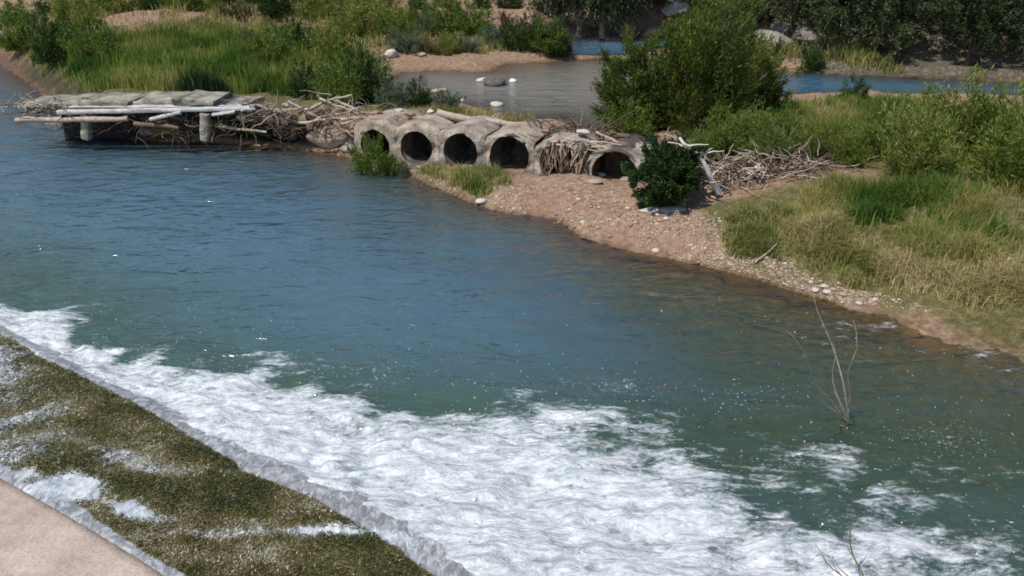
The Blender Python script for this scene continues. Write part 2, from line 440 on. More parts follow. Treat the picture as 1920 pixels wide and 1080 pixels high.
add_attr(ground.data, 'veg', veg.ravel()); add_attr(ground.data, 'wood', np.maximum(hillmask, sstep(58, 66, Y + 0.25 * X)).ravel()); add_attr(ground.data, 'wet', wet.ravel())

# ------------------------------------------------------------------ water
def watermat(name, deep, clear, rip1, rip2, foam=False, s1=2.2, s2=7.5, aer_reflect=None):
    t = NT(name)
    v = t.coord((0.62, 1.15, 1.0), (0, 0, R(10)))
    w1 = t.noise(v, s1, 2, 0.5, 0.8); w2 = t.noise(v, s2, 3, 0.5, 0.6)
    patch = t.mr(t.noise(t.coord(), 0.35, 2), 0.35, 0.65, 0.55, 1.0)
    h = t.math('ADD', t.math('MULTIPLY', w1, 1.0), t.math('MULTIPLY', w2, 0.30))
    nrm = t.bump(h, t.math('MULTIPLY', patch, rip1), rip2)
    fr = t.n('ShaderNodeFresnel', ins={'IOR': 1.40, 'Normal': nrm})
    gl = t.n('ShaderNodeBsdfGlossy', ins={'Color': (1, 1, 1, 1), 'Roughness': 0.13, 'Normal': nrm})
    df = t.n('ShaderNodeBsdfDiffuse', ins={'Color': (*deep, 1)})
    if aer_reflect: t.link(t.mix(t.attr('aer_reflect'), deep, aer_reflect), df.inputs[0])
    tr = t.n('ShaderNodeBsdfTransparent', ins={'Color': (*clear, 1)})
    b = t.n('ShaderNodeMixShader', ins={0: t.attr('depth')}); t.link(tr.outputs[0], b.inputs[1]); t.link(df.outputs[0], b.inputs[2])
    m = t.n('ShaderNodeMixShader', ins={0: fr.outputs[0]}); t.link(b.outputs[0], m.inputs[1]); t.link(gl.outputs[0], m.inputs[2])
    last = m.outputs[0]
    if foam:
        d = t.attr('foam'); fl = t.attr('fleck')
        fv = t.coord((0.6, 1.5, 1.0), (0, 0, R(14)))
        f1 = t.noise(fv, 1.5, 9, 0.62, 1.1)
        f2 = t.noise(fv, 5.5, 7, 0.65, 0.8)
        f3 = t.noise(t.coord((0.8, 1.3, 1)), 17, 5, 0.7, 0.5)
        n = t.math('ADD', t.math('ADD', t.math('MULTIPLY', f1, 0.50), t.math('MULTIPLY', f2, 0.32)), t.math('MULTIPLY', f3, 0.18))
        n = t.mr(n, 0.33, 0.67, 0, 1, False)
        val = t.math('SUBTRACT', t.math('ADD', n, d), 1.0)
        mask = t.mr(val, -0.13, 0.32)
        mask = t.math('MULTIPLY', mask, t.mr(d, 0.02, 0.25))
        # loose flecks of foam drifting off
        fk = t.noise(t.coord((1, 1.2, 1)), 15, 3, 0.75, 0.3)
        fmask = t.mr(t.math('ADD', fk, t.math('MULTIPLY', fl, 0.22)), 0.77, 0.87, 0, 0.5)
        mask = t.math('MAXIMUM', mask, fmask)
        tone = t.noise(t.coord((0.5, 1.6, 1), (0, 0, R(10))), 4.2, 9, 0.72, 1.2)
        tone = t.math('ADD', t.math('MULTIPLY', tone, 0.72), t.math('MULTIPLY', f3, 0.28))
        fcol = t.ramp(tone, [(0.36, (0.26, 0.31, 0.34)), (0.455, (0.52, 0.57, 0.60)), (0.56, (0.82, 0.835, 0.85))])
        fn = t.bump(t.math('ADD', tone, t.math('MULTIPLY', f2, 0.8)), 0.8, 0.14)
        fd = t.n('ShaderNodeBsdfPrincipled', ins={'Base Color': fcol, 'Roughness': 0.7, 'Normal': fn})
        m2 = t.n('ShaderNodeMixShader', ins={0: mask}); t.link(last, m2.inputs[1]); t.link(fd.outputs[0], m2.inputs[2])
        last = m2.outputs[0]
    t.link(last, t.out.inputs[0])
    return t.m
M['pool'] = watermat('pool_water', (0.060, 0.118, 0.160), (0.78, 0.74, 0.50), 1.0, 0.21, True, s1=1.7, s2=5.2, aer_reflect=(0.042, 0.078, 0.058))
M['upper'] = watermat('upper_water', (0.20, 0.19, 0.165), (0.85, 0.78, 0.6), 1.0, 0.10, s1=1.5, s2=6)
M['river'] = watermat('river_water', (0.05, 0.14, 0.22), (0.7, 0.7, 0.6), 1.0, 0.3, s1=1.2, s2=4)

# density of the white water, as points on the pool: (px, py, density)
foam_cp = [(60, 570, .1), (60, 615, .9), (-100, 540, .9), (-100, 470, .1), (150, 630, .2), (150, 665, .85), (190, 640, .15), (190, 680, .95), (110, 640, 1), (60, 600, .9), (10, 590, 1), (250, 668, .15), (250, 690, .95), (300, 705, .95), (380, 720, .95), (500, 745, .85), (600, 765, .85), (250, 740, 1), (330, 680, .12), (330, 722, .85), (330, 790, 1), (430, 690, .2), (430, 730, .9), (450, 800, 1.1), (540, 715, .25), (540, 755, .85), (560, 850, 1.1),
           (640, 730, .15), (640, 775, .8), (640, 900, 1.15), (740, 750, .2), (740, 790, .75), (760, 850, 1.1), (760, 950, 1.15), (800, 760, .12), (870, 765, .2), (870, 800, .6), (870, 860, 1.0), (870, 1000, 1.15), (960, 770, .35), (960, 810, .75), (980, 860, .95), (980, 980, 1.1),
           (1050, 755, .35), (1050, 790, .85), (1050, 840, .75), (1050, 900, .95), (1050, 1010, 1.1), (1120, 750, .3), (1120, 790, .6), (1150, 830, .5), (1150, 900, .75), (1150, 990, 1.0), (1200, 780, .25), (1220, 830, .45), (1250, 900, .7), (1250, 980, .95), (1250, 1060, .9),
           (1290, 800, .3), (1310, 860, .4), (1330, 930, .7), (1330, 1000, .9), (1420, 1000, .75), (1500, 1050, .85), (1480, 900, .5), (1350, 1060, .72), (1350, 820, .05), (1400, 860, .2), (1420, 885, .45), (1420, 930, .3), (1420, 980, .45), (1440, 1040, .8), (1470, 850, .3), (1500, 880, .45), (1500, 930, .25), (1520, 980, .4), (1540, 1040, .85), (1560, 870, .5), (1560, 940, .4),
           (1650, 870, .35), (1650, 950, .5), (1650, 1050, .85), (1420, 1060, .95), (1540, 1075, .9), (1300, 1050, .95), (1350, 960, .7), (1800, 900, .3), (1800, 970, .25), (1850, 1050, .5), (1950, 1000, .25), (1380, 1000, .65), (1480, 1010, .6), (1560, 1000, .5), (1250, 860, .6), (1180, 860, .7),
           (1300, 740, .03), (1450, 780, .0), (1600, 780, .0), (1000, 700, .02), (700, 680, .02), (400, 640, .0), (100, 520, 0), (1100, 700, .02), (1800, 800, 0), (500, 560, 0), (800, 600, 0), (1000, 640, 0), (1200, 640, 0), (1400, 680, 0), (1600, 720, 0), (300, 560, 0), (900, 680, 0), (0, 480, 0), (1300, 690, 0), (800, 710, 0), (600, 640, 0), (250, 630, 0), (-300, 420, 0.1), (900, 1150, 1.2), (1200, 1200, 1.1), (1600, 1200, .7), (600, 1050, 1.2), (300, 900, 1.1), (100, 760, 1)]
FC = np.array([[*W(a, b, 0)[:2], c] for a, b, c in foam_cp])
def foam_density(x, y):
    num = 0; den = 0
    for cx, cy, cz in FC:
        q = 1 / ((x - cx) ** 2 + (y - cy) ** 2 + 0.02) ** 1.7
        num = num + q * cz; den = den + q
    return num / den * sstep(12.6, 10.6, y - 0.14 * np.abs(x + 1))
xs2 = np.concatenate([np.linspace(-60, -11, 120)[:-1], np.arange(-11, 11, 0.045), np.linspace(11, 60, 120)[1:]])
ys2 = np.concatenate([np.linspace(-14, 3, 30)[:-1], np.arange(3, 13, 0.040), np.arange(13, 25, 0.10), np.linspace(25, 46, 60)[1:]])
X2, Y2 = np.meshgrid(xs2, ys2)
F2 = foam_density(X2, Y2)
Hb = H(X2, Y2, False)
depth = 1 - np.exp(-np.clip(-Hb, 0, None) * 1.9)
depth = np.clip(depth + 0.03, 0, 1)
calm = 0.35 + 0.65 * sstep(0, 2.5, polydist(X2, Y2, SH))
wave = ((fbm(X2 * 0.8 + Y2 * 0.25, Y2 * 1.3, 1.1, 4, 31) - 0.5) * 0.085) * calm
churn = (fbm(X2 * 0.7, Y2 * 1.25, 2.0, 5, 41) - 0.45)
ridge = 1 - np.abs(fbm(X2 * 0.7, Y2 * 1.4, 1.5, 4, 47) * 2 - 1)
fz = np.clip(F2, 0, 1.15)
ch2 = 1 - np.abs(fbm(X2 * 0.8, Y2 * 1.2, 5.5, 3, 53) * 2 - 1)
Z2 = wave + fz * (0.26 * churn + 0.18 * (ridge - 0.6) + 0.06 * (ch2 - 0.6)) + 0.04 * fz
# first breakers against calm water
aer_reflect = np.clip(np.exp(-np.clip(polydist(X2, Y2, W(np.array([-100., 250, 640, 1000, 1300, 1700, 2100]), np.array([480., 690, 790, 830, 850, 850, 850]), 0)[:, :2]) - 0.6, 0, None) / 1.6) + (fbm(X2, Y2, 0.6, 3, 65) - .5) * .35, 0, 1)
aer_reflect = np.maximum(aer_reflect, sstep(0.3, 4.5, X2 + 0.12 * (15 - Y2) + (fbm(X2, Y2, 0.7, 3, 66) - .5) * 2) * 0.8 * sstep(19, 14, Y2))  # right side: green reflection of the trees painted into the water's body colour
aer_reflect = np.where(Y2 < 9, np.maximum(aer_reflect, 0.85), aer_reflect)
flk_line = W(np.array([200., 440, 640, 900, 1130, 1330, 1560, 1800]), np.array([650., 680, 690, 715, 725, 740, 780, 820]), 0)[:, :2]
fd = polydist(X2, Y2, flk_line)
fleck = np.exp(-(fd / 0.75) ** 2) * 0.85
dk = W(1420, 860, 0)[:2]; fleck = np.maximum(fleck, 0.95 * np.exp(-((X2 - dk[0] - 0.5) ** 2 / 1.8 + (Y2 - dk[1]) ** 2 / 0.25)))
dk = W(1210, 790, 0)[:2]; fleck = np.maximum(fleck, 0.9 * np.exp(-((X2 - dk[0]) ** 2 / 1.2 + (Y2 - dk[1]) ** 2 / 0.3)))
fleck *= (0.35 + fbm(X2, Y2, 0.9, 3, 61))
V2 = np.stack([X2, Y2, Z2], -1).reshape(-1, 3)
FQ = grid_faces(len(xs2), len(ys2))
isf = F2.ravel()[FQ].mean(1) > 0.5
# keep only the sheet over the pool (not far under the land)
keep = Hb.ravel()[FQ].min(1) < 0.06
def sheet(name, sel, mat, label, cat, kind):
    f = FQ[sel & keep]; used = np.unique(f); inv = np.zeros(len(V2), int); inv[used] = np.arange(len(used))
    m_ = MB(); m_.add(V2[used], inv[f])
    o = tag(m_.build(name, mat, smooth=True), label, cat, kind=kind)
    for nm, arr in (('foam', F2), ('fleck', fleck), ('depth', depth), ('aer_reflect', aer_reflect)): add_attr(o.data, nm, arr.ravel()[used])
    return o
sheet('pool_water', ~isf, M['pool'], 'blue green rippled water of the lower pool', 'water', 'structure')
sheet('white_water', isf, M['pool'], 'churning white foam below the mossy spillway', 'foam', 'stuff')

def flat_water(name, P, z, mat, label, nx, ny, pad=1.5, xlim=(-1e9, 1e9)):
    x0, y0 = P.min(0) - pad; x1, y1 = P.max(0) + pad
    gx, gy = np.meshgrid(np.linspace(x0, x1, nx), np.linspace(y0, y1, ny))
    hb = H(gx, gy, False)
    d = np.clip(1 - np.exp(-np.clip(z - hb, 0, None) * 2.5) + 0.04, 0, 1)
    f = grid_faces(nx, ny)
    cen = np.stack([gx.ravel()[f].mean(1), gy.ravel()[f].mean(1)], -1)
    ok = (inpoly(cen[:, 0], cen[:, 1], P) | (polydist(cen[:, 0], cen[:, 1], P, True) < 1.2)) & (hb.ravel()[f].min(1) < z + 0.05) & (cen[:, 0] > xlim[0]) & (cen[:, 0] <= xlim[1])
    m_ = MB(); m_.add(np.stack([gx, gy, np.full_like(gx, z) + 0.015 * (fbm(gx, gy, 1.5, 3, 71) - .5)], -1).reshape(-1, 3), f[ok])
    o = tag(m_.build(name, mat, smooth=True), label, 'water', kind='structure'); add_attr(o.data, 'depth', d.ravel())
    return o
flat_water('upper_pool_water', UP, ZU, M['upper'], 'shallow brown water of the upper pool behind the culverts', 260, 110, xlim=(-1e9, 6.8))
flat_water('river_water', UP, ZU, M['river'], 'blue river reach right of the willow below the wooded hill', 260, 110, xlim=(6.8, 1e9))
flat_water('river_water', RIV, ZU, M['river'], 'blue river reach below the far dark trees', 90, 60)

# ------------------------------------------------------------------ spillway apron, road
e_px = [(-420, 420), (-200, 520), (0, 622), (130, 694), (250, 757), (350, 812), (460, 880), (570, 932), (690, 990), (820, 1075), (960, 1180), (1200, 1380)]
E = W([p[0] for p in e_px], [p[1] for p in e_px], 0.24)[:, :2]
r_px = [(-420, 690), (-200, 790), (0, 885), (130, 958), (250, 1030), (335, 1085), (420, 1150), (520, 1240), (620, 1340), (740, 1500), (880, 1700), (1300, 2100)]
RD = W([p[0] for p in r_px], [p[1] for p in r_px], 0.70)[:, :2]
ns, nv = 520, 230
sl = np.linspace(0, 1, len(E)); su = np.linspace(0, 1, ns)
Ei = np.stack([np.interp(su, sl, E[:, k]) for k in (0, 1)], -1); Ri = np.stack([np.interp(su, sl, RD[:, k]) for k in (0, 1)], -1)
# smooth the edges a little
for arr in (Ei, Ri):
    for _ in range(40): arr[1:-1] = 0.5 * arr[1:-1] + 0.25 * (arr[:-2] + arr[2:])
lipd = (Ei - Ri); lipd /= np.linalg.norm(lipd, axis=1, keepdims=True)
tv = np.linspace(-0.28, 1.02, nv)                 # 0 = moss edge, 1 = road, negative = the lip going under the foam
Sg, Tg = np.meshgrid(np.arange(ns), tv)
P0 = Ei[None] * (1 - tv[:, None, None]) + Ri[None] * tv[:, None, None]
lipw = np.where(tv < 0, -tv / 0.28, 0)
P0 = np.where(tv[:, None, None] < 0, Ei[None] + lipd[None] * (lipw[:, None, None] * 1.0), P0)
ax, ay = P0[..., 0], P0[..., 1]
edge_n = (fbm(ax, ay, 1.4, 4, 81) - 0.5)
tt = np.broadcast_to(tv[:, None], ax.shape)
az = np.where(tt < 0, 0.24 - 0.32 * np.clip(lipw[:, None] + (fbm(ax, ay, 1.3, 3, 82) - .5) * .16, 0, 1) ** 1.5, 0.24 + 0.44 * np.clip(tt, 0, 1) ** 1.1)
mound = (fbm(ax, ay, 1.1, 4, 83) - 0.5) * 0.16 + (fbm(ax, ay, 6, 4, 85) - 0.5) * 0.07 + (fbm(ax, ay, 22, 2, 87) - 0.5) * 0.025
# a ledge where a trickle crosses the moss
tr1 = W(np.array([60, 180., 262, 330, 420, 520, 610, 700, 760]), np.array([930, 985., 1002, 1010, 1012, 1000, 988, 984, 1000]), 0.35)[:, :2]
tr2 = W(np.array([140, 240., 330, 400, 480, 560]), np.array([925, 978., 955, 930, 925, 915]), 0.35)[:, :2]
tr3 = W(np.array([60, 180, 250., 330, 400, 480]), np.array([790, 862, 880., 885, 875, 880]), 0.35)[:, :2]
wig = (fbm(ax, ay, 2.2, 4, 91) - 0.5) * 0.35
d1 = np.abs(polydist(ax, ay, tr1) + wig * 0.5); d2 = np.abs(polydist(ax, ay, tr2) + wig * .5); d3 = np.abs(polydist(ax, ay, tr3) + wig * .5)
brk = np.clip(-0.25 + 2.4 * fbm(ax * 0.6, ay, 3.0, 4, 93), 0, 1.3)
flow = np.clip(np.exp(-(d1 / 0.16) ** 2) * 0.62 * brk + np.exp(-(d2 / 0.15) ** 2) * 0.5 * brk + np.exp(-(d3 / 0.16) ** 2) * 0.40 * brk + 0.30 * sstep(.52, .75, fbm(ax * 0.81 + ay * -0.58, (ax * 0.58 + ay * 0.81) * 0.4, 1.7, 4, 78)), 0, 1)
left_u = W(222, 890, 0.35)[:2]
# main sheet of white water crossing the apron beside the moss
chute = W(np.array([205., 190, 160, 130, 90, 20, -60, -300, -900, -900, -300, 0, 130]), np.array([775., 800, 850, 900, 960, 975, 960, 900, 800, 100, 400, 560, 680]), 0.3)[:, :2]
dc = np.where(inpoly(ax, ay, chute), 1, -1) * polydist(ax, ay, chute, True) + wig * 0.5
chw = sstep(-0.5, 0.9, dc) * (-0.05 + 1.15 * fbm(ax * 0.81 + ay * -0.58, (ax * 0.58 + ay * 0.81) * 0.3, 2.6, 4, 94))
flow = np.maximum(flow, chw)
lip2 = np.broadcast_to(lipw[:, None], ax.shape)
flow = np.maximum(flow, np.where(tt < 0, (0.12 + 0.75 * lip2) * (0.35 + 1.1 * fbm(ax * 0.81 + ay * -0.58, (ax * 0.58 + ay * 0.81) * 0.35, 3.0, 4, 98)), 0))
moss_f = np.clip(1 - 0.95 * flow, 0, 1) * sstep(-0.03, 0.05, tt + edge_n * 0.10) * sstep(1.0, 0.90, tt + edge_n * 0.1)
moss_f *= np.clip(0.15 + 1.5 * fbm(ax, ay, 1.3, 5, 95), 0, 1)
rip = (fbm(ax * 0.81 + ay * -0.58, (ax * 0.58 + ay * 0.81) * 0.5, 4.5, 4, 99) - .5) * 0.10 * flow
az = az + rip * np.clip((1.0 - tt) / 0.08, 0, 1) + np.where(tt > 0, mound * (0.35 + 0.65 * moss_f), (fbm(ax, ay, 9, 3, 97) - .5) * 0.010) * np.clip((1.0 - tt) / 0.08, 0, 1) + 0.05 * moss_f * sstep(0, 0.1, tt) * 0.4
t = NT('apron_surface'); v = t.coord()
n1 = t.noise(v, 3, 8, 0.65); n2 = t.noise(v, 22, 6, 0.65); n3 = t.noise(t.coord((2.6, 0.9, 1), (0, 0, R(36))), 4.5, 9, 0.74, 1.0)
conc = t.ramp(n3, [(0.3, (0.11, 0.11, 0.11)), (0.46, (0.23, 0.232, 0.235)), (0.6, (0.46, 0.465, 0.475))])
mos = t.ramp(t.math('ADD', t.math('MULTIPLY', n1, 0.5), t.math('MULTIPLY', n2, 0.5)), [(0.35, (0.03, 0.032, 0.010)), (0.5, (0.09, 0.085, 0.025)), (0.62, (0.17, 0.14, 0.055)), (0.75, (0.36, 0.33, 0.24))])
col = t.mix(t.mr(t.math('ADD', t.attr('moss'), t.math('MULTIPLY', t.math('SUBTRACT', n1, 0.5), 0.6)), 0.2, 0.45), conc, mos)
fl = t.attr('flow')
fmask = t.mr(t.math('ADD', t.math('MULTIPLY', fl, 1.1), t.math('MULTIPLY', t.math('SUBTRACT', n3, 0.5), 2.2)), 0.30, 1.0, 0, 0.68)
col = t.mix(fmask, col, t.ramp(n3, [(0.36, (0.30, 0.35, 0.38)), (0.5, (0.55, 0.60, 0.63)), (0.62, (0.76, 0.78, 0.80))]))
M['apron'] = t.finish(col, t.mr(n1, 0.3, 0.7, 0.22, 0.6), t.bump(t.math('ADD', n2, n3), 0.45, 0.016), 0.5)
mb = MB(); mb.add(np.stack([ax, ay, az], -1).reshape(-1, 3), grid_faces(ns, nv)[:, ::-1])
apron = tag(mb.build('spillway_apron', M['apron'], smooth=True), 'sloping concrete apron with wet grey lip at the edge of the white water', 'spillway', kind='structure')
add_attr(apron.data, 'moss', moss_f.ravel()); add_attr(apron.data, 'flow', flow.ravel())

# moss tufts growing on the apron
cand = np.nonzero((moss_f.ravel() > 0.25) & (tt.ravel() > -0.02) & (ay.ravel() > 3.5) & (ax.ravel() > -9.5))[0]
cell = rng.choice(cand, 130000)
pp = np.stack([ax.ravel()[cell], ay.ravel()[cell], az.ravel()[cell]], -1) + rng.normal(0, 0.008, (130000, 3)) * [1, 1, 0]
prob = fbm(pp[:, 0], pp[:, 1], 2.2, 4, 101)
keepm = rng.random(len(pp)) < np.clip(moss_f.ravel()[cell] * 1.2, 0, 1)
pp = pp[keepm]; prob = prob[keepm]
def blades(P, hgt, wid, lean, tint, segs=2):
    """grass blades as bent strips"""
    n = len(P)
    az_ = rng.uniform(0, 2 * np.pi, n); side = np.stack([np.cos(az_), np.sin(az_), 0 * az_], -1)
    la = rng.uniform(0, 2 * np.pi, n); ld = np.stack([np.cos(la), np.sin(la), 0 * la], -1) * (np.abs(rng.normal(0, 1, n)) * lean)[:, None]
    up = np.array([0, 0, 1.0])
    hh = hgt[:, None]; ww = wid[:, None] * side * 0.5
    b = P; m_ = P + hh * 0.55 * (up + ld * 0.35); tp = P + hh * (up * (1 - 0.25 * np.linalg.norm(ld, axis=1, keepdims=True)) + ld)
    V = np.stack([b - ww, b + ww, m_ + ww * 0.8, m_ - ww * 0.8, tp], 1)
    i = np.arange(n)[:, None] * 5
    return V.reshape(-1, 3), (i + np.array([[0, 1, 2, 3]])), (i + np.array([[3, 2, 4]])), np.repeat(tint, 5)
def blade_obj(name, P, hgt, wid, lean, tint, mat, label, cat, kind='stuff', parent=None):
    V, q, tr, a = blades(P, hgt, wid, lean, tint)
    m_ = MB(); m_.V.append(V); m_.A.append(a); m_.F += [q, tr]; m_.n = len(V)
    return tag(m_.build(name, mat, parent), label, cat, kind=kind)
n = len(pp)
blade_obj('moss', pp, rng.uniform(0.006, 0.026, n), rng.uniform(0.007, 0.019, n), 1.4, np.clip((prob - 0.5) * 2.0 + 0.44 + rng.normal(0, 0.2, n) + 0.5 * (rng.random(n) < 0.06), 0, 1), M['moss'],
          'brown and green moss growing over the wet apron', 'moss')

# road slab in the near corner
nr = ns
top = np.concatenate([Ri, Ri - lipd * 9.0])
mb = MB()
Vr = np.vstack([np.c_[Ri, np.full(ns, 0.66)], np.c_[Ri - lipd * 0.25, np.full(ns, 0.68)], np.c_[Ri - lipd * 9.0, np.full(ns, 0.74)], np.c_[Ri, np.full(ns, 0.2)]])
i = np.arange(ns - 1)
quad = lambda a, b: np.stack([a * ns + i, a * ns + i + 1, b * ns + i + 1, b * ns + i], -1)
mb.add(Vr, np.vstack([quad(0, 1), quad(1, 2), quad(3, 0)])[:, ::-1])
tag(mb.build('road', M['road']), 'pinkish beige concrete road edge above the mossy apron', 'road', kind='structure')
scn['stage'] = 1

# ------------------------------------------------------------------ spray and drifting foam flecks
def ico(sub=1):
    bm = bmesh.new(); bmesh.ops.create_icosphere(bm, subdivisions=sub, radius=1)
    V = np.array([v.co[:] for v in bm.verts]); F = np.array([[v.index for v in f.verts] for f in bm.faces]); bm.free()
    return V, F
I1 = ico(1); I2 = ico(2); I3 = ico(3)
t = NT('foam_white'); M['foam'] = t.finish((0.60, 0.64, 0.65), 0.8)

def scatter_shapes(V0, F0, P, S, tints=None, rot=True):
    n = len(P); k = len(V0)
    a = rng.uniform(0, 2 * np.pi, n); ca, sa = np.cos(a), np.sin(a)
    V = V0[None] * S[:, None, :]
    if rot:
        V = np.stack([V[..., 0] * ca[:, None] - V[..., 1] * sa[:, None], V[..., 0] * sa[:, None] + V[..., 1] * ca[:, None], V[..., 2]], -1)
    V = V + P[:, None, :]
    F = (F0[None] + (np.arange(n) * k)[:, None, None]).reshape(-1, F0.shape[1])
    return V.reshape(-1, 3), F, (np.repeat(tints, k) if tints is not None else None)

flat = np.abs(ax.ravel()) < 99
zi = lambda x, y: None
fx = rng.uniform(-9, 9, 60000); fy = rng.uniform(5, 13, 60000)
def sample_grid(arr, x, y):
    ix = np.clip(np.searchsorted(xs2, x) - 1, 0, len(xs2) - 2); iy = np.clip(np.searchsorted(ys2, y) - 1, 0, len(ys2) - 2)
    tx = (x - xs2[ix]) / (xs2[ix + 1] - xs2[ix]); ty = (y - ys2[iy]) / (ys2[iy + 1] - ys2[iy])
    return (arr[iy, ix] * (1 - tx) + arr[iy, ix + 1] * tx) * (1 - ty) + (arr[iy + 1, ix] * (1 - tx) + arr[iy + 1, ix + 1] * tx) * ty
fdn = sample_grid(F2, fx, fy); fkn = sample_grid(fleck, fx, fy); fzz = sample_grid(Z2, fx, fy); hbn = sample_grid(Hb, fx, fy)
pr = 0.07 * np.clip(fkn * (0.2 + 1.6 * sstep(.45, .62, fbm(fx, fy, 1.8, 3, 67))), 0, 1) ** 1.5 + 0.06 * np.exp(-((fdn - 0.3) / 0.18) ** 2)
ok = (rng.random(len(fx)) < pr) & (hbn < -0.1)
fx, fy, fzz = fx[ok], fy[ok], fzz[ok]
sz = 0.0040 * np.exp(rng.normal(0, 0.35, len(fx)))
V, F, _ = scatter_shapes(*I1, np.stack([fx, fy, fzz + 0.003], -1), np.stack([sz * rng.uniform(1.0, 3.5, len(fx)), sz, sz * 0.35], -1))
tag(MB().add(V, F).build('foam_flecks', M['foam']), 'white flecks of foam drifting on the green water', 'foam flecks', kind='stuff')
sx = rng.uniform(-9, 7, 40000); sy = rng.uniform(5, 11, 40000)
sd_ = sample_grid(F2, sx, sy); ok = (sd_ > 0.45) & (rng.random(40000) < 0.22 * np.clip(sample_grid(churn + 0.5 * ridge, sx, sy) - 0.25, 0.05, 1))
sx, sy = sx[ok], sy[ok]; sh = sample_grid(Z2, sx, sy) + np.abs(rng.normal(0, 0.07, len(sx)))
sz = 0.0048 * np.exp(rng.normal(0, 0.5, len(sx)))
V, F, _ = scatter_shapes(*I1, np.stack([sx, sy, sh], -1), np.stack([sz] * 3, -1))
tag(MB().add(V, F).build('spray', M['foam']), 'droplets of spray thrown up over the white water', 'spray', kind='stuff')

# ------------------------------------------------------------------ rocks
def rock_mesh(name, seed, mat, sub=2, rough=0.28, flat=0.75, angular=0.0):
    V, F = (I2 if sub == 2 else I3)
    V = V.copy(); rg = np.random.default_rng(seed)
    off = rg.uniform(0, 50, 3)
    for k in range(len(V)):
        p = Vector(V[k]) * 1.0
        d = mnoise.noise(p * 0.9 + Vector(off)) * rough * 1.3 + mnoise.noise(p * 2.3 + Vector(off)) * rough * 0.6
        V[k] *= 1 + d
    if angular:
        for _ in range(int(angular)):
            nn = rg.normal(0, 1, 3); nn /= np.linalg.norm(nn); c = rg.uniform(0.5, 0.8)
            dd = V @ nn; V -= np.clip(dd - c, 0, None)[:, None] * nn
    V[:, 2] *= flat
    return MB().add(V, F).mesh(name, mat, smooth=not angular)
rock_cache = {}
def rock(px, py, wpx, mat, label, cat='rock', z=None, hs=1.0, ds=1.0, seed=None, name='boulder', group=None, sink=0.25, angular=0, rz=None):
    p = G(px, py) if z is None else Vector(W(px, py, z))
    seed = seed if seed is not None else int(abs(px * 7 + py * 13)) % 5
    key = (mat, seed, angular)
    if key not in rock_cache: rock_cache[key] = rock_mesh('rock_shape', seed, M[mat], 3 if angular else 2, angular=angular)
    o = bpy.data.objects.new(name, rock_cache[key]); C.objects.link(o)
    dist = math.hypot(p.y, CAM_H - p.z)
    s = wpx / FPX * dist / 2
    o.scale = (s, s * ds, s * hs); o.rotation_euler = (0, 0, rz if rz is not None else (seed * 1.3 + px) % 6.28)
    o.location = p + Vector((0, 0, s * hs * 0.75 * (1 - 2 * sink)))
    return tag(o, label, cat, group)

# ------------------------------------------------------------------ culvert causeway
cw = empty('culvert_causeway', (float(A_c[0] + U_c[0] * LEN_C / 2), float(A_c[1] + U_c[1] * LEN_C / 2), 0.25),
           'old tan concrete causeway of rounded barrels pierced by a row of six round culvert openings', 'causeway')
def cwp(a, b, z):     # a along the causeway, b depth behind its front, z up
    return np.stack([A_c[0] + U_c[0] * a - N_c[0] * b, A_c[1] + U_c[1] * a - N_c[1] * b, z + 0 * a], -1)
def a_of(px, py=310, z=0.3):
    p = W(px, py, z)[:2]
    # intersect the pixel's bearing with the causeway front line
    d = np.array([(px - 960) / FPX, cp - (py - 540) / FPX * sp * 1.0])
    m = np.array([[U_c[0], -d[0]], [U_c[1], -d[1]]])
    s = np.linalg.solve(m, -A_c)
    return float(s[0])
holes = [  # centre px, opening width px, z of the centre, top of the block
    (707, 62, 0.68, 1.36), (783, 66, 0.70, 1.36), (865, 70, 0.70, 1.34), (956, 78, 0.70, 1.30), (1046, 70, 0.66, 1.20), (1152, 84, 0.50, 1.02)]
cen = [a_of(h[0], 300 + i * 7) for i, h in enumerate(holes)]
bounds = [0.0] + [(cen[i] + cen[i + 1]) / 2 for i in range(5)] + [LEN_C]
bounds[5] = a_of(1098, 325)
locw = np.array(cw.location)
DEPTH = 1.9
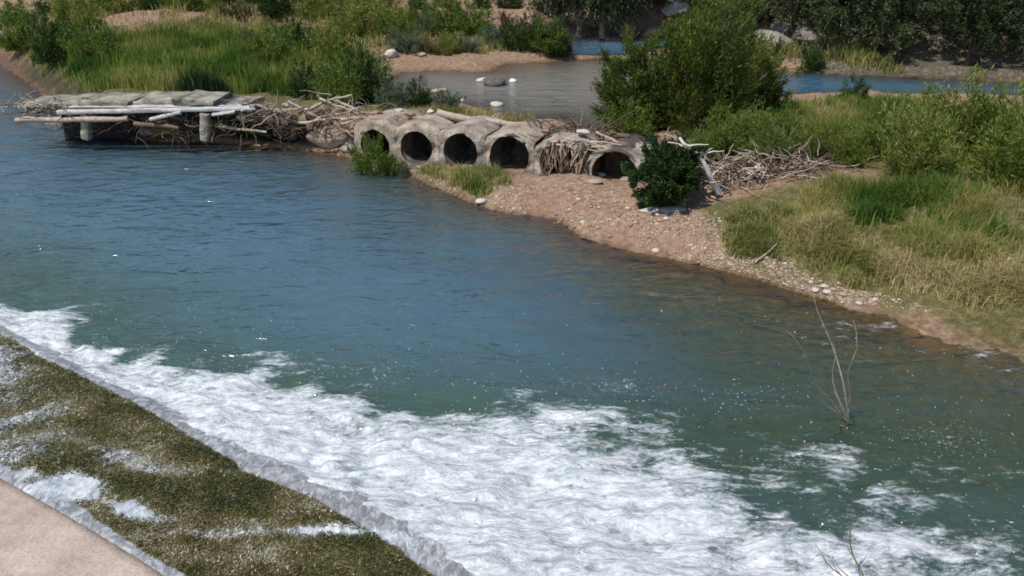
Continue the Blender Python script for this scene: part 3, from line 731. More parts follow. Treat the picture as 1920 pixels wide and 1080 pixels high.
def causeway_block(i):
    c = cen[i]; a0, a1 = bounds[i] + 0.004, bounds[i + 1] - 0.004
    zc, top = holes[i][2], holes[i][3]
    r = holes[i][1] / FPX * 20.3 / 2
    zb = 0.02
    mb = MB()
    n = 64; rings = 7
    th = np.linspace(0, 2 * np.pi, n, endpoint=False)
    inner = np.stack([c + r * np.cos(th), zc + r * np.sin(th)], -1)
    # outer outline: box with rounded upper shoulders, cast along each spoke
    out = []
    rgs = np.random.default_rng(40 + i)
    for k in range(n):
        d = np.array([math.cos(th[k]), math.sin(th[k])])
        ts = []
        if d[0] > 1e-6: ts.append((a1 - c) / d[0])
        if d[0] < -1e-6: ts.append((a0 - c) / d[0])
        if d[1] > 1e-6: ts.append((top - zc) / d[1])
        if d[1] < -1e-6: ts.append((zb - zc) / d[1])
        tmin = min(ts); p = np.array([c, zc]) + d * tmin
        out.append(p)
    out = np.array(out)
    # snap four spokes to the corners so that blocks meet squarely
    for cx_, cz_ in ((a0, zb), (a1, zb), (a0, top), (a1, top)):
        k = int(np.argmin(np.hypot(out[:, 0] - cx_, out[:, 1] - cz_))); out[k] = (cx_, cz_)
    half = (a1 - a0) / 2
    drop = lambda a: 0.18 * np.clip(np.abs((a - (a0 + a1) / 2) / half), 0, 1) ** 2.4
    wob = lambda a, z, s: (fbm(np.asarray(a), np.asarray(z), 2.3, 4, s) - 0.5)
    layers = []
    for q in range(rings + 1):
        f = q / rings
        P = inner * (1 - f) + out * f
        ed = np.clip((P[:, 1] - (top - 0.14)) / 0.14, 0, 1)
        b = 0.14 * ed ** 2 + 0.20 * wob(P[:, 0], P[:, 1], 3) + 0.10 * (fbm(P[:, 0] * 1.0, P[:, 1], 7, 3, 6) - .5) - 0.04 * (1 - f) ** 2
        zz = P[:, 1] - 0.02 * ed + np.where(P[:, 1] > top - 0.2, 0.20 * wob(P[:, 0], P[:, 1] * 0, 5), 0)
        zz = zz - drop(P[:, 0]) * np.clip((P[:, 1] - zc) / (top - zc), 0, 1) ** 0.8 * f
        layers.append(cwp(P[:, 0], b, zz))
    V = np.vstack(layers)
    F = []
    for q in range(rings):
        k = np.arange(n); kk = (k + 1) % n
        F.append(np.stack([q * n + k, q * n + kk, (q + 1) * n + kk, (q + 1) * n + k], -1))
    mb.add(V, np.vstack(F))
    # top and side skins
    na, nb = 26, 16
    ga, gb = np.meshgrid(np.linspace(a0, a1, na), np.linspace(0.10, DEPTH, nb))
    gz = top - 0.02 + 0.20 * wob(ga, ga * 0, 5) * np.exp(-gb) + 0.10 * wob(ga, gb, 9) * sstep(0.1, 0.5, gb) - 0.10 * sstep(DEPTH - 0.5, DEPTH, gb)
    gz = gz - drop(ga)
    b_ed = gb.copy(); b_ed[0] = 0.14 + 0.20 * wob(ga[0], ga[0] * 0 + top, 3)
    mb.add(cwp(ga.ravel(), b_ed.ravel(), gz.ravel()), grid_faces(na, nb))
    for aa in (a0, a1):
        gb2, gz2 = np.meshgrid(np.linspace(0.06, DEPTH, 8), np.linspace(zb, top - 0.30, 6))
        mb.add(cwp(np.full(gb2.size, aa), gb2.ravel(), gz2.ravel()), grid_faces(8, 6))
    ga2, gz2 = np.meshgrid(np.linspace(a0, a1, 8), np.linspace(zb, top - 0.1, 6))
    o = mb.build('headwall_block', M['pink_concrete'] if i in (0, 1, 3) else M['concrete'], cw, smooth=False, loc=locw)
    o.location = (0, 0, 0)
    # the pipe itself
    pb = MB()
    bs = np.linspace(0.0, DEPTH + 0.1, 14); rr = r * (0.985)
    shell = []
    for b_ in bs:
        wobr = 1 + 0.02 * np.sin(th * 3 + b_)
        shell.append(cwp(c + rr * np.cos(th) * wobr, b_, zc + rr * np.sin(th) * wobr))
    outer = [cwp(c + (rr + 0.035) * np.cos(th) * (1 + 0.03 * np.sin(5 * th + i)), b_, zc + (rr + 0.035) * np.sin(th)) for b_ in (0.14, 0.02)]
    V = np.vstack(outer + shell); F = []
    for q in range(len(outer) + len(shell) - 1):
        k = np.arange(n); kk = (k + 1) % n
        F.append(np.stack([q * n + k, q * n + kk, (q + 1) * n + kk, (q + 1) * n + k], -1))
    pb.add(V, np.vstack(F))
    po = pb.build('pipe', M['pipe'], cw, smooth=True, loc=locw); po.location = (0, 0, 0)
    return r
for i in range(6): causeway_block(i)

# ------------------------------------------------------------------ branches and logs
def wander(p0, p1, n, amp, seed, sag=0.0):
    rg = np.random.default_rng(seed)
    p0 = np.array(p0, float); p1 = np.array(p1, float); L = np.linalg.norm(p1 - p0)
    t_ = np.linspace(0, 1, n)[:, None]
    P = p0 + (p1 - p0) * t_
    for k in (1, 2, 3, 5):
        P = P + np.sin(np.pi * k * t_ + rg.uniform(0, 6)) * rg.normal(0, 1, 3) * amp * L / k * np.sin(np.pi * t_) ** 0.5
    P[:, 2] -= sag * L * np.sin(np.pi * t_[:, 0])
    return P
def log_thing(p0, p1, r0, r1, label, cat, mat='drift', name='log', n=12, amp=0.012, seed=0, stubs=0, group=None, sides=9):
    p0 = np.array(p0, float); p1 = np.array(p1, float)
    path = wander(p0, p1, n, amp, seed)
    mb = MB(); mb.tube(path, np.linspace(r0, r1, n) * (1 + 0.08 * np.sin(np.arange(n) * 1.7 + seed)), sides, tint=0.55, rough=0.06, seed=seed)
    rg = np.random.default_rng(seed + 9)
    o = mb.build(name, M[mat], smooth=True, loc=p0)
    tag(o, label, cat, group)
    for k in range(stubs):
        q = path[rg.integers(2, n - 2)]; d = rg.normal(0, 1, 3); d[2] = abs(d[2]) * 0.8; d /= np.linalg.norm(d)
        ln = rg.uniform(0.25, 0.7)
        b = MB().tube(wander(q, q + d * ln, 6, 0.05, seed + k), np.linspace(r0 * 0.35, r0 * 0.10, 6), 6, tint=0.6).build('branch', M[mat], o, smooth=True, loc=p0)
        b.location = (0, 0, 0)
    return o
def snag(name, root, tips, r, label, cat, mat='drift', seed=0, group=None, twigs=2, sub=3):
    """a dead branch: limbs fork from a root point to the given tips"""
    root = np.array(root, float); rg = np.random.default_rng(seed)
    e = empty(name, root, label, cat, group)
    for k, tp in enumerate(tips):
        tp = np.array(tp, float)
        mb = MB(); path = wander(root + rg.normal(0, r * 0.8, 3), tp, 10, 0.035, seed * 31 + k)
        rk = r * rg.uniform(0.6, 1.0); L = np.linalg.norm(tp - root)
        mb.tube(path, np.linspace(rk, rk * 0.22, 10), 7, tint=rg.uniform(0.2, 1), rough=0.05, seed=k)
        for q in range(twigs):
            a = path[rg.integers(3, 9)]; d = (tp - root) / L + rg.normal(0, 0.75, 3); d /= np.linalg.norm(d)
            e_ = a + d * L * rg.uniform(0.18, 0.45)
            mb.tube(wander(a, e_, 6, 0.05, seed * 7 + k * 5 + q), np.linspace(rk * 0.4, rk * 0.1, 6), 5, tint=rg.uniform(0.2, 1))
            for _ in range(sub):
                d2 = d + rg.normal(0, 0.8, 3); d2 /= np.linalg.norm(d2); a2 = a + (e_ - a) * rg.uniform(0.4, 0.95)
                mb.tube(wander(a2, a2 + d2 * L * rg.uniform(0.06, 0.16), 4, 0.05, q), np.linspace(rk * 0.18, rk * 0.06, 4), 4, tint=rg.uniform(0.2, 1))
        o = mb.build('branch', M[mat], e, smooth=True, loc=root); o.location = (0, 0, 0)
    return e

# on and behind the causeway
def cw_top(px, b, dz):
    i = int(np.clip(np.searchsorted(bounds, a_of(px)) - 1, 0, 5)); return cwp(a_of(px), b, holes[i][3] + dz)
log_thing(at_depth(822, 211, 21.6), at_depth(1010, 240, 20.7), 0.105, 0.06, 'long grey bleached log lying along the top of the causeway', 'log', seed=3, stubs=1, amp=0.02)
log_thing(at_depth(960, 243, 21.2), at_depth(1180, 256, 20.2), 0.09, 0.07, 'dark wet log behind the causeway, right of the long grey log', 'log', 'drift_dark', seed=5, stubs=3)
log_thing(at_depth(985, 236, 21.6), at_depth(1120, 244, 21.0), 0.06, 0.05, 'short dark log at the edge of the upper pool behind the causeway', 'log', 'drift_dark', seed=8, stubs=2)
log_thing(at_depth(1118, 248, 20.2), at_depth(1200, 288, 19.4), 0.035, 0.025, 'thin pale pole leaning over the last culvert block', 'pole', 'drift', name='pole', seed=4)
log_thing(at_depth(640, 225, 22.0), at_depth(790, 218, 21.9), 0.05, 0.03, 'thin pale stick across the left end of the causeway top', 'stick', 'drift', name='stick', seed=14)
# roots and rubbish hanging in front of the clogged fifth culvert
e = empty('hanging_debris', cwp(a_of(1075), -0.1, 1.15), 'tangle of hanging roots and flood debris clogging the fifth culvert', 'debris')
mb = MB(); mb2 = MB()
for k in range(70):
    px = rng.uniform(1022, 1102); zt = rng.uniform(0.75, 1.22); 
    p0 = cwp(a_of(px), rng.uniform(-0.2, 0.02), zt); p1 = cwp(a_of(px + rng.normal(0, 10)), rng.uniform(-0.3, 0.0), max(0.3, zt - rng.uniform(0.3, 0.9)))
    (mb if k % 3 else mb2).tube(wander(p0, p1, 6, 0.07, 300 + k), np.linspace(0.022, 0.007, 6) * rng.uniform(0.6, 1.8), 5, tint=rng.random())
for k in range(14):
    px = rng.uniform(1030, 1110)
    p0 = cwp(a_of(px), rng.uniform(-0.15, 0.3), rng.uniform(1.08, 1.24)); p1 = cwp(a_of(px + rng.uniform(25, 60)), rng.uniform(-0.2, 0.4), rng.uniform(1.0, 1.28))
    mb2.tube(wander(p0, p1, 6, 0.06, 400 + k), np.linspace(0.03, 0.012, 6), 6, tint=rng.random())
for m_, nm, mt in ((mb, 'root', 'drift_dark'), (mb2, 'pale_root', 'drift')):
    o = m_.build(nm, M[mt], e, smooth=True, loc=np.array(e.location)); o.location = (0, 0, 0); o['kind'] = 'stuff'

# ------------------------------------------------------------------ broken slab bridge on the left
def box(mb, p0, p1, th, wd, tint=0.5, seg=10, seed=0, rough=0.012):
    """a beam from p0 to p1 with thickness th (up) and width wd, worn edges"""
    p0 = np.array(p0, float); p1 = np.array(p1, float); d = (p1 - p0); L = np.linalg.norm(d); d /= L
    s = np.cross(d, [0, 0, 1.0]); s /= np.linalg.norm(s); u = np.cross(s, d)
    rg = np.random.default_rng(seed)
    ch = min(th, wd) * 0.12
    prof = [(-wd / 2 + ch, th), (wd / 2 - ch, th), (wd / 2, th - ch), (wd / 2, ch), (wd / 2 - ch, 0), (-wd / 2 + ch, 0), (-wd / 2, ch), (-wd / 2, th - ch)]
    k = len(prof); rings = []
    for t_ in np.linspace(0, 1, seg):
        c = p0 + d * L * t_
        rings.append(np.array([c + s * a + u * b + rg.normal(0, rough, 3) for a, b in prof]))
    V = np.vstack(rings); F = []
    j = np.arange(k); jj = (j + 1) % k
    for q in range(seg - 1): F.append(np.stack([q * k + j, q * k + jj, (q + 1) * k + jj, (q + 1) * k + j], -1))
    mb.add(V, np.vstack(F), tint)
    mb.add(rings[0], np.array([np.arange(k)[::-1]]), tint); mb.add(rings[-1], np.array([np.arange(k)]), tint)
    return mb
br = empty('slab_bridge', at_depth(330, 262, 23.0), 'broken low concrete slab bridge with a dark gap below on the left bank', 'bridge')
bl = np.array(br.location)
def bpart(nm, mat, *boxes, smooth=False):
    mb = MB()
    for b in boxes: box(mb, *b)
    o = mb.build(nm, M[mat], br, smooth, loc=bl); o.location = (0, 0, 0); return o
Y0 = 23.4
for (xa, ya, xb, yb, th_, dy, sd_) in ((60, 196, 170, 190, .13, .55, 1), (172, 189, 262, 193, .15, .45, 21), (264, 190, 343, 187, .13, .6, 22), (345, 189, 418, 191, .17, .35, 2), (419, 194, 480, 197, .13, .5, 23)):
    bpart('slab', 'slab', (at_depth(xa, ya, Y0 + dy), at_depth(xb, yb, Y0 + dy - .1), th_, 1.35, .5, 9, sd_, .022))
bpart('beam', 'beam', (at_depth(110, 214, Y0 - .6), at_depth(470, 207, Y0 - .6), 0.11, 0.16, .6, 22, 3, .006))
bpart('beam', 'beam', (at_depth(120, 201, Y0 - .2), at_depth(480, 200, Y0 - .2), 0.05, 0.30, .6, 22, 4, .006))
bpart('pier', 'slab', (at_depth(393, 264, Y0 - .7), at_depth(393, 216, Y0 - .72), 0.24, 0.24, .5, 8, 5, .012))
bpart('pier', 'slab', (at_depth(170, 262, Y0 - .5), at_depth(170, 216, Y0 - .52), 0.24, 0.24, .5, 8, 6, .012))
bpart('pier', 'slab', (at_depth(560, 262, Y0 + .4), at_depth(560, 210, Y0 + .38), 0.6, 0.5, .5, 8, 9, .03))
bpart('back_wall', 'gap_shade' , (at_depth(130, 262, Y0 + 1.25), at_depth(575, 258, Y0 + 1.0), 0.85, 0.35, .3, 20, 7, .05))  # the shade of the gap is put into this wall's colour
lb_ = box(MB(), at_depth(470, 219, 23.9), at_depth(600, 222, 23.3), 0.20, 1.5, .5, 26, 31, .05).build('bank_ledge', M['earth'])
tag(lb_, 'earth ledge overhanging the dark hollow right of the bridge', 'ledge', kind='structure')
# planks fallen against it
def plank(p0, p1, th, wd, label, seed, mat='beam', cat='plank', name='plank', group=None):
    o = box(MB(), p0, p1, th, wd, .6, 8, seed, .006).build(name, M[mat], loc=np.array(p0)); return tag(o, label, cat, group)
plank(at_depth(282, 226, Y0 - .95), at_depth(340, 213, Y0 - .75), 0.07, 0.2, 'pale plank slanting under the left part of the slab bridge', 11)
plank(at_depth(398, 217, Y0 - .85), at_depth(441, 211, Y0 - .7), 0.06, 0.2, 'short pale plank resting on the bridge pier top', 12)
plank(at_depth(452, 208, Y0 - .8), at_depth(478, 206, Y0 - .6), 0.05, 0.18, 'small pale board at the right end of the bridge beam', 13)
rock(361, 255, 27, 'white_rock', 'white boulder in the shallows under the slab bridge', z=0.0, hs=1.0, seed=1, sink=.3)
rock(445, 244, 20, 'white_rock', 'small white angular stone in the dark hollow right of the pier', seed=2, hs=.8)
rock(533, 255, 22, 'pale_rock', 'pale stone at the waterline below the dark hollow', seed=3, hs=.8)
rock(535, 198, 14, 'white_rock', 'small white stone on the debris above the dark hollow', seed=4)
rock(338, 240, 26, 'grey_rock', 'grey stone leaning under the slanting plank', seed=0)
log_thing(at_depth(252, 232, Y0 - .8), at_depth(335, 240, Y0 - 1.0), .07, .05, 'dark log lying in the gap under the left slabs', 'log', 'drift_dark', seed=301, stubs=1)
log_thing(at_depth(30, 226, Y0 - .5), at_depth(240, 222, Y0 - .7), .09, .07, 'long grey log jammed under the left end of the bridge', 'log', 'drift', seed=302, stubs=2)
log_thing(at_depth(405, 236, Y0 - .5), at_depth(500, 248, Y0 - .8), .05, .03, 'thin grey branch slanting down right of the bridge pier', 'branch', 'drift', seed=303, stubs=2)
for k, (px, py, w_) in enumerate([(258, 246, 30), (300, 252, 26), (322, 246, 34), (345, 258, 18), (378, 256, 22), (412, 254, 26), (230, 246, 36), (195, 242, 30), (140, 240, 34), (100, 232, 40), (70, 226, 44), (425, 262, 18)]):
    rock(px, py, w_, ['grey_rock', 'tan_rock', 'dark_rock'][k % 3], ['grey stone', 'tan stone', 'dark stone'][k % 3] + ' in the rubble ' + ['under the left slabs', 'below the fallen plank', 'left of the white boulder', 'at the white boulder', 'between white boulder and pier', 'right of the bridge pier', 'under the joint of the left slabs', 'at the hidden left pier', 'under the far left slab', 'at the left end of the bridge', 'where the bridge meets the left bank', 'at the water below the pier'][k], z=0.05 if px > 120 else None, hs=.7, angular=5, seed=310 + k, sink=.3, name='rubble')
rock(280, 250, 34, 'grey_rock', 'low grey rock in the shadow under the left slab', seed=2, hs=.6)
o = rock(618, 274, 74, 'tan_rock', 'big pale angular concrete chunk between the dark hollow and the causeway', 'concrete chunk', name='concrete_chunk', seed=11, hs=.95, ds=.8, angular=9, sink=.3, rz=0.3)
rock(656, 282, 40, 'pale_rock', 'rough pale rock against the left end of the causeway', seed=12, angular=7, hs=.9, sink=.3)
rock(683, 303, 26, 'pale_rock', 'pale stone at the foot of the first culvert', seed=3, hs=.7)
rock(700, 318, 16, 'tan_rock', 'small tan stone on the spit edge below the first culvert', seed=1, hs=.7)
rock(1127, 330, 17, 'white_rock', 'small white stone below the pier right of the fourth culvert', seed=2, hs=.7)
rock(902, 380, 22, 'pale_rock', 'pinkish pale stone at the water edge below the grassy spit', seed=4, hs=.6)
rock(1245, 392, 105, 'pale_rock', 'long flat pale slab of stone below the round dark bush', 'stone slab', name='stone_slab', seed=14, hs=.12, ds=.35, rz=0.05, sink=.3)
rock(1420, 412, 22, 'pale_rock', 'pale stone among the green grass of the right bank', seed=1, hs=.6)
rock(1175, 338, 26, 'tan_rock', 'tan stone on the ledge under the last culvert', seed=2, hs=.5)
rock(1115, 347, 30, 'tan_rock', 'flat tan stone on the sand below the clogged culvert', seed=3, hs=.35)
for k, (px, dz_, b_, w_) in enumerate([(690, .05, .7, 26), (715, .05, 1.2, 20), (745, .04, .9, 24), (770, .04, 1.4, 18), (1010, .03, .6, 20), (1075, .05, .8, 26)]):
    q = cwp(a_of(px), b_, 1.36 if px < 1000 else 1.26)
    mt = 'pale_rock' if k % 2 else 'red_rock'
    if (mt, k, 6) not in rock_cache: rock_cache[(mt, k, 6)] = rock_mesh('rock_shape', 70 + k, M[mt], 3, angular=6)
    o = bpy.data.objects.new('rubble', rock_cache[(mt, k, 6)]); C.objects.link(o); o.location = q; sc_ = w_ / 140; o.scale = (sc_, sc_ * .8, sc_ * .6)
    tag(o, ['reddish broken block on the left end of the causeway top', 'pale broken block on the causeway over the first culvert', 'reddish broken lump on the causeway above the first two culverts', 'pale broken lump on the causeway over the second culvert', 'pale lump of rubble on the causeway between fourth and fifth culverts'.replace('pale', 'reddish'), 'pale lump of rubble above the clogged culvert'][k], 'rubble')
# stones in and beyond the upper pool
rock(926, 158, 46, 'dark_rock', 'dark boulder standing in the upper pool', z=ZU, hs=.5, seed=1)
rock(908, 152, 30, 'pale_rock', 'pale flat rock beside the dark boulder in the upper pool', z=ZU, hs=.4, seed=2)
rock(962, 154, 15, 'white_rock', 'small white stone right of the dark boulder in the upper pool', z=ZU, hs=.8, seed=3)
rock(931, 198, 25, 'pale_rock', 'pale domed stone in the shallows near the causeway', z=ZU, hs=.6, seed=4, sink=.3)
rock(830, 190, 20, 'white_rock', 'white stone by the floating plank at the grass edge', seed=0, hs=.9)
rock(868, 190, 9, 'white_rock', 'tiny white stone right of the white one by the plank', z=ZU, seed=2)
plank(at_depth(778, 179, 27.3), at_depth(836, 170, 27.6), 0.08, 0.3, 'weathered board lying at the near edge of the upper pool', 15, 'tan_rock', 'board', 'board')
rock(733, 105, 26, 'pale_rock', 'pale sandy boulder on the far shore behind the tall grass', seed=2, hs=.9)
rock(790, 105, 20, 'tan_rock', 'tan stone on the beach of the upper pool', seed=4, hs=.5)
rock(548, 8, 44, 'white_rock', 'white boulder at the far edge of the bank', seed=3, hs=.6)
rock(1222, 74, 46, 'tan_rock', 'tan boulder beside the far river left of the big willow', seed=21, hs=.9, angular=6, sink=.2)
rock(1262, 28, 60, 'pale_rock', 'pale rock ledge above the far river behind the willow', seed=22, hs=.7, angular=7, sink=.2)
rock(1305, 6, 110, 'tan_rock', 'large pinkish outcrop at the top of the far slope', 'outcrop', seed=23, hs=.7, angular=8, sink=.2, name='outcrop')
for k, (px, py, w_) in enumerate([(1403, 70, 70), (1440, 92, 90), (1470, 62, 60), (1510, 80, 70), (1545, 40, 80)]):
    rock(px, py, w_, 'grey_rock', ['brown grey rock on the dark hill right of the willow top', 'wide grey ledge low on the dark hill', 'small grey rock between hill trees', 'grey outcrop under the right hill trees', 'upper grey outcrop on the right hill'][k], 'outcrop', name='outcrop', seed=30 + k, hs=.6, angular=7, sink=.25)

# loose stones of the right beach, one by one
sp_ = [(1505, 545), (1528, 548), (1545, 538), (1562, 546), (1520, 532), (1550, 552), (1580, 556), (1610, 572), (1640, 566), (1538, 528)]
for k, (px, py) in enumerate(sp_):
    rock(px, py, 9 + (k * 7) % 9, 'pale_rock' if k % 3 else 'tan_rock', 'pale stone in the heap at the right end of the waterline', hs=.6, group='pale stones at the right waterline', name='stone', seed=k % 5)
rg5 = np.random.default_rng(55)
beach = poly_world([(1000, 395), (1120, 360), (1240, 400), (1340, 400), (1420, 470), (1480, 510), (1400, 508), (1250, 476), (1100, 440)])
def pts_in(P, n, rg=rng, dens=None):
    out = []; lo = P.min(0); hi = P.max(0); tot = 0
    while tot < n:
        q = rg.uniform(lo, hi, (n * 3, 2)); q = q[inpoly(q[:, 0], q[:, 1], P)]
        if dens is not None: q = q[rg.random(len(q)) < dens(q[:, 0], q[:, 1])]
        out.append(q); tot += len(q)
    q = np.vstack(out)[:n]
    return np.c_[q, H(q[:, 0], q[:, 1])]
bk = np.array([list(W(px_, py_, .3)[:2]) for px_, py_ in ((1245, 392), (1420, 480), (1100, 360))])
for k, q in enumerate(pts_in(beach, 46, rg5)):
    mt = ['tan_rock', 'pale_rock', 'red_rock'][k % 3]
    key = (mt, k % 5, 0)
    if key not in rock_cache: rock_cache[key] = rock_mesh('rock_shape', k % 5, M[mt])
    o = bpy.data.objects.new('stone', rock_cache[key]); C.objects.link(o)
    s = rg5.uniform(0.035, 0.075); o.scale = (s, s * .8, s * .6); o.location = q + np.array([0, 0, s * .15]); o.rotation_euler = (0, 0, rg5.uniform(0, 6))
    tag(o, ['loose tan stone', 'loose pale stone', 'loose reddish stone'][k % 3] + [' on the gravel by the round dark bush', ' on the gravel next to the right bank grass', ' on the sand below the causeway'][int(np.argmin(np.hypot(*(bk - q[:2]).T)))], 'stone', 'loose stones on the gravel beach')
# gravel nobody could count
beach2 = poly_world([(690, 312), (840, 330), (1000, 350), (1120, 345), (1240, 395), (1360, 395), (1450, 470), (1600, 545), (1800, 600), (1568, 570), (1400, 515), (1250, 482), (1100, 440), (1040, 408), (960, 398), (840, 358)])
q = pts_in(beach2, 14000, rg5, lambda x, y: np.clip((fbm(x, y, 1.4, 3, 51) - 0.35) * 3, 0.08, 1))
sz = 0.011 * np.exp(rg5.normal(0, 0.5, len(q)))
V, F, a = scatter_shapes(*I1, q, np.stack([sz, sz * 0.8, sz * 0.6], -1), rg5.random(len(q)))
t = NT('gravel'); col = t.ramp(t.attr('tint'), [(0, (0.12, 0.075, 0.05)), (0.35, (0.30, 0.21, 0.15)), (0.7, (0.34, 0.255, 0.19)), (1, (0.48, 0.41, 0.34))]); M['gravel'] = t.finish(col, 0.9)
tag(MB().add(V, F, a).build('gravel', M['gravel']), 'reddish tan gravel scattered over the right beach', 'gravel', kind='stuff')

# ------------------------------------------------------------------ plants
def leaf_quads(P, D, L, Wd, tint, rg):
    n = len(P)
    D = D / (np.linalg.norm(D, axis=1, keepdims=True) + 1e-9)
    S = np.cross(D, rg.normal(0, 1, (n, 3))); S /= np.linalg.norm(S, axis=1, keepdims=True) + 1e-9
    L = L[:, None]; Wd = Wd[:, None]
    V = np.stack([P, P + D * L * 0.45 + S * Wd * 0.5, P + D * L, P + D * L * 0.45 - S * Wd * 0.5], 1).reshape(-1, 3)
    F = np.arange(n * 4).reshape(-1, 4)
    return V, F, np.repeat(tint, 4)

plant_cache = {}
def plant_data(key, w_, d_, h_, nsprays, nleaf, leafL, leafW, mat, bark, seed, up=0.6, trunk=0.0, shape='dome', spread=0.16, stems=9, tbase=0.35, hollow=0.35):
    """returns (crown mesh, stem mesh); crown = leaf clumps along sprays that fill an uneven envelope"""
    rg = np.random.default_rng(seed)
    cents = []; dirs = []
    lob = rg.normal(0, 1, (5, 3)); 
    lob /= np.linalg.norm(lob, axis=1, keepdims=True)
    while len(cents) < nsprays:
        p = rg.normal(0, 1, 3); p /= np.linalg.norm(p); p[2] = abs(p[2]) if shape == 'dome' else p[2]
        rad = rg.uniform(hollow, 1) ** 0.6
        bumpy = 0.80 + 0.32 * max((lob @ p).max(), 0) ** 3 + 0.15 * rg.normal()
        q = p * rad * bumpy
        if shape == 'dome': c = np.array([q[0] * w_ / 2 * (0.62 + 0.75 * min(q[2], .55)), q[1] * d_ / 2 * (0.62 + 0.75 * min(q[2], .55)), q[2] * (h_ - trunk) + trunk])
        else: c = np.array([q[0] * w_ / 2, q[1] * d_ / 2, (q[2] * 0.5 + 0.5) * (h_ - trunk) + trunk])
        cents.append(c); dirs.append(p)
    cents = np.array(cents); dirs = np.array(dirs)
    dirs[:, 2] += up; dirs /= np.linalg.norm(dirs, axis=1, keepdims=True)
    per = nleaf // nsprays
    tpos = rg.uniform(-0.5, 0.7, (nsprays, per)); sl = spread * (w_ + h_) * 0.5 * rg.uniform(0.6, 1.3, (nsprays, 1))
    P = cents[:, None, :] + dirs[:, None, :] * (tpos * sl)[..., None] * 1.3 + rg.normal(0, 1, (nsprays, per, 3)) * (sl * 0.30 * (1 - 0.4 * np.abs(tpos)))[..., None]
    D = dirs[:, None, :] * 1.0 + rg.normal(0, 0.55, (nsprays, per, 3))
    ctint = np.clip(rg.normal(tbase, 0.16, (nsprays, 1)) , 0, 1)
    tint = np.clip(ctint + rg.normal(0, 0.15, (nsprays, per)) + 0.10 * (tpos), 0, 1).ravel()
    P = P.reshape(-1, 3); D = D.reshape(-1, 3)
    P[:, 2] = np.maximum(P[:, 2], 0.02)
    n = len(P)
    V, F, a = leaf_quads(P, D, leafL * rg.uniform(0.6, 1.3, n), leafW * rg.uniform(0.6, 1.3, n), tint, rg)
    crown = MB().add(V, F, a).mesh('crown_shape', M[mat])
    sb = MB()
    if trunk > 0:
        sb.tube(wander((0, 0, -0.15), (rg.normal(0, .06) * h_, rg.normal(0, .06) * h_, trunk + 0.35 * (h_ - trunk)), 8, 0.03, seed), np.linspace(h_ * 0.028, h_ * 0.012, 8), 8, tint=.4, rough=.05)
        b0 = np.array([0, 0, trunk * 0.9])
    else: b0 = np.array([0, 0, -0.05])
    for k in range(stems):
        c = cents[rg.integers(nsprays)]
        s0 = b0 + np.array([rg.normal(0, .03) * w_, rg.normal(0, .03) * d_, 0])
        pth = wander(s0, c, 8, 0.03, seed * 3 + k)
        sb.tube(pth, np.linspace(h_ * 0.010, h_ * 0.003, 8), 5, tint=rg.random(), cap=False)
        for q in range(3):
            c2 = cents[np.argsort(np.linalg.norm(cents - pth[5], axis=1))[rg.integers(0, 8)]]
            sb.tube(wander(pth[rg.integers(3, 7)], c2, 5, 0.03, k * 5 + q), np.linspace(h_ * 0.005, h_ * 0.002, 5), 4, tint=rg.random(), cap=False)
    stem = sb.mesh('stem_shape', M[bark], True)
    return crown, stem
def plant(name, loc, data, label, cat, group=None, rz=0.0, sc=(1, 1, 1), stem='stems', crown='crown'):
    e = empty(name, loc, label, cat, group); e.rotation_euler = (0, 0, rz); e.scale = sc
    for nm, me in ((crown, data[0]), (stem, data[1])):
        o = bpy.data.objects.new(nm, me); C.objects.link(o); o.parent = e
    return e

# the big willow shrub
p = at_depth(1285, 300, 22.4); p.z = GZ(p.x, p.y)
big = plant_data('willow', 3.9, 3.9, 3.75, 190, 36000, 0.15, 0.034, 'willow', 'bark_pale', 3, up=1.1, spread=0.13, stems=26, tbase=0.52, hollow=0.3)
plant('willow_bush', p + Vector((0.15, 0, 0)), big, 'big dense willow bush with a tall crown beside the upper pool', 'bush')
pl = at_depth(1190, 285, 22.4); pl.z = GZ(pl.x, pl.y)
left_d = plant_data('willow2', 2.5, 2.4, 2.7, 180, 22000, 0.14, 0.032, 'willow', 'bark', 5, up=0.8, spread=0.10, stems=12, tbase=0.38)
plant('willow_bush', pl, left_d, 'lower round willow bush against the left side of the big willow', 'bush')
p3 = at_depth(1400, 262, 23.6); p3.z = GZ(p3.x, p3.y)
right_d = plant_data('willow3', 2.6, 2.4, 2.0, 150, 16000, 0.13, 0.03, 'willow', 'bark', 9, up=0.8, spread=0.11, stems=10, tbase=0.55)
plant('willow_bush', p3, right_d, 'low yellow green willow bush against the right side of the big willow', 'bush')
# round dark bush on the beach
pr_ = G(1243, 384)
dk = plant_data('round', 1.45, 1.4, 1.42, 220, 30000, 0.08, 0.036, 'dark_leaf', 'bark', 12, up=0.4, spread=0.09, stems=10, tbase=0.4, shape='ball', hollow=.25)
plant('round_bush', pr_, dk, 'small round dark green bush on the gravel beach', 'bush')

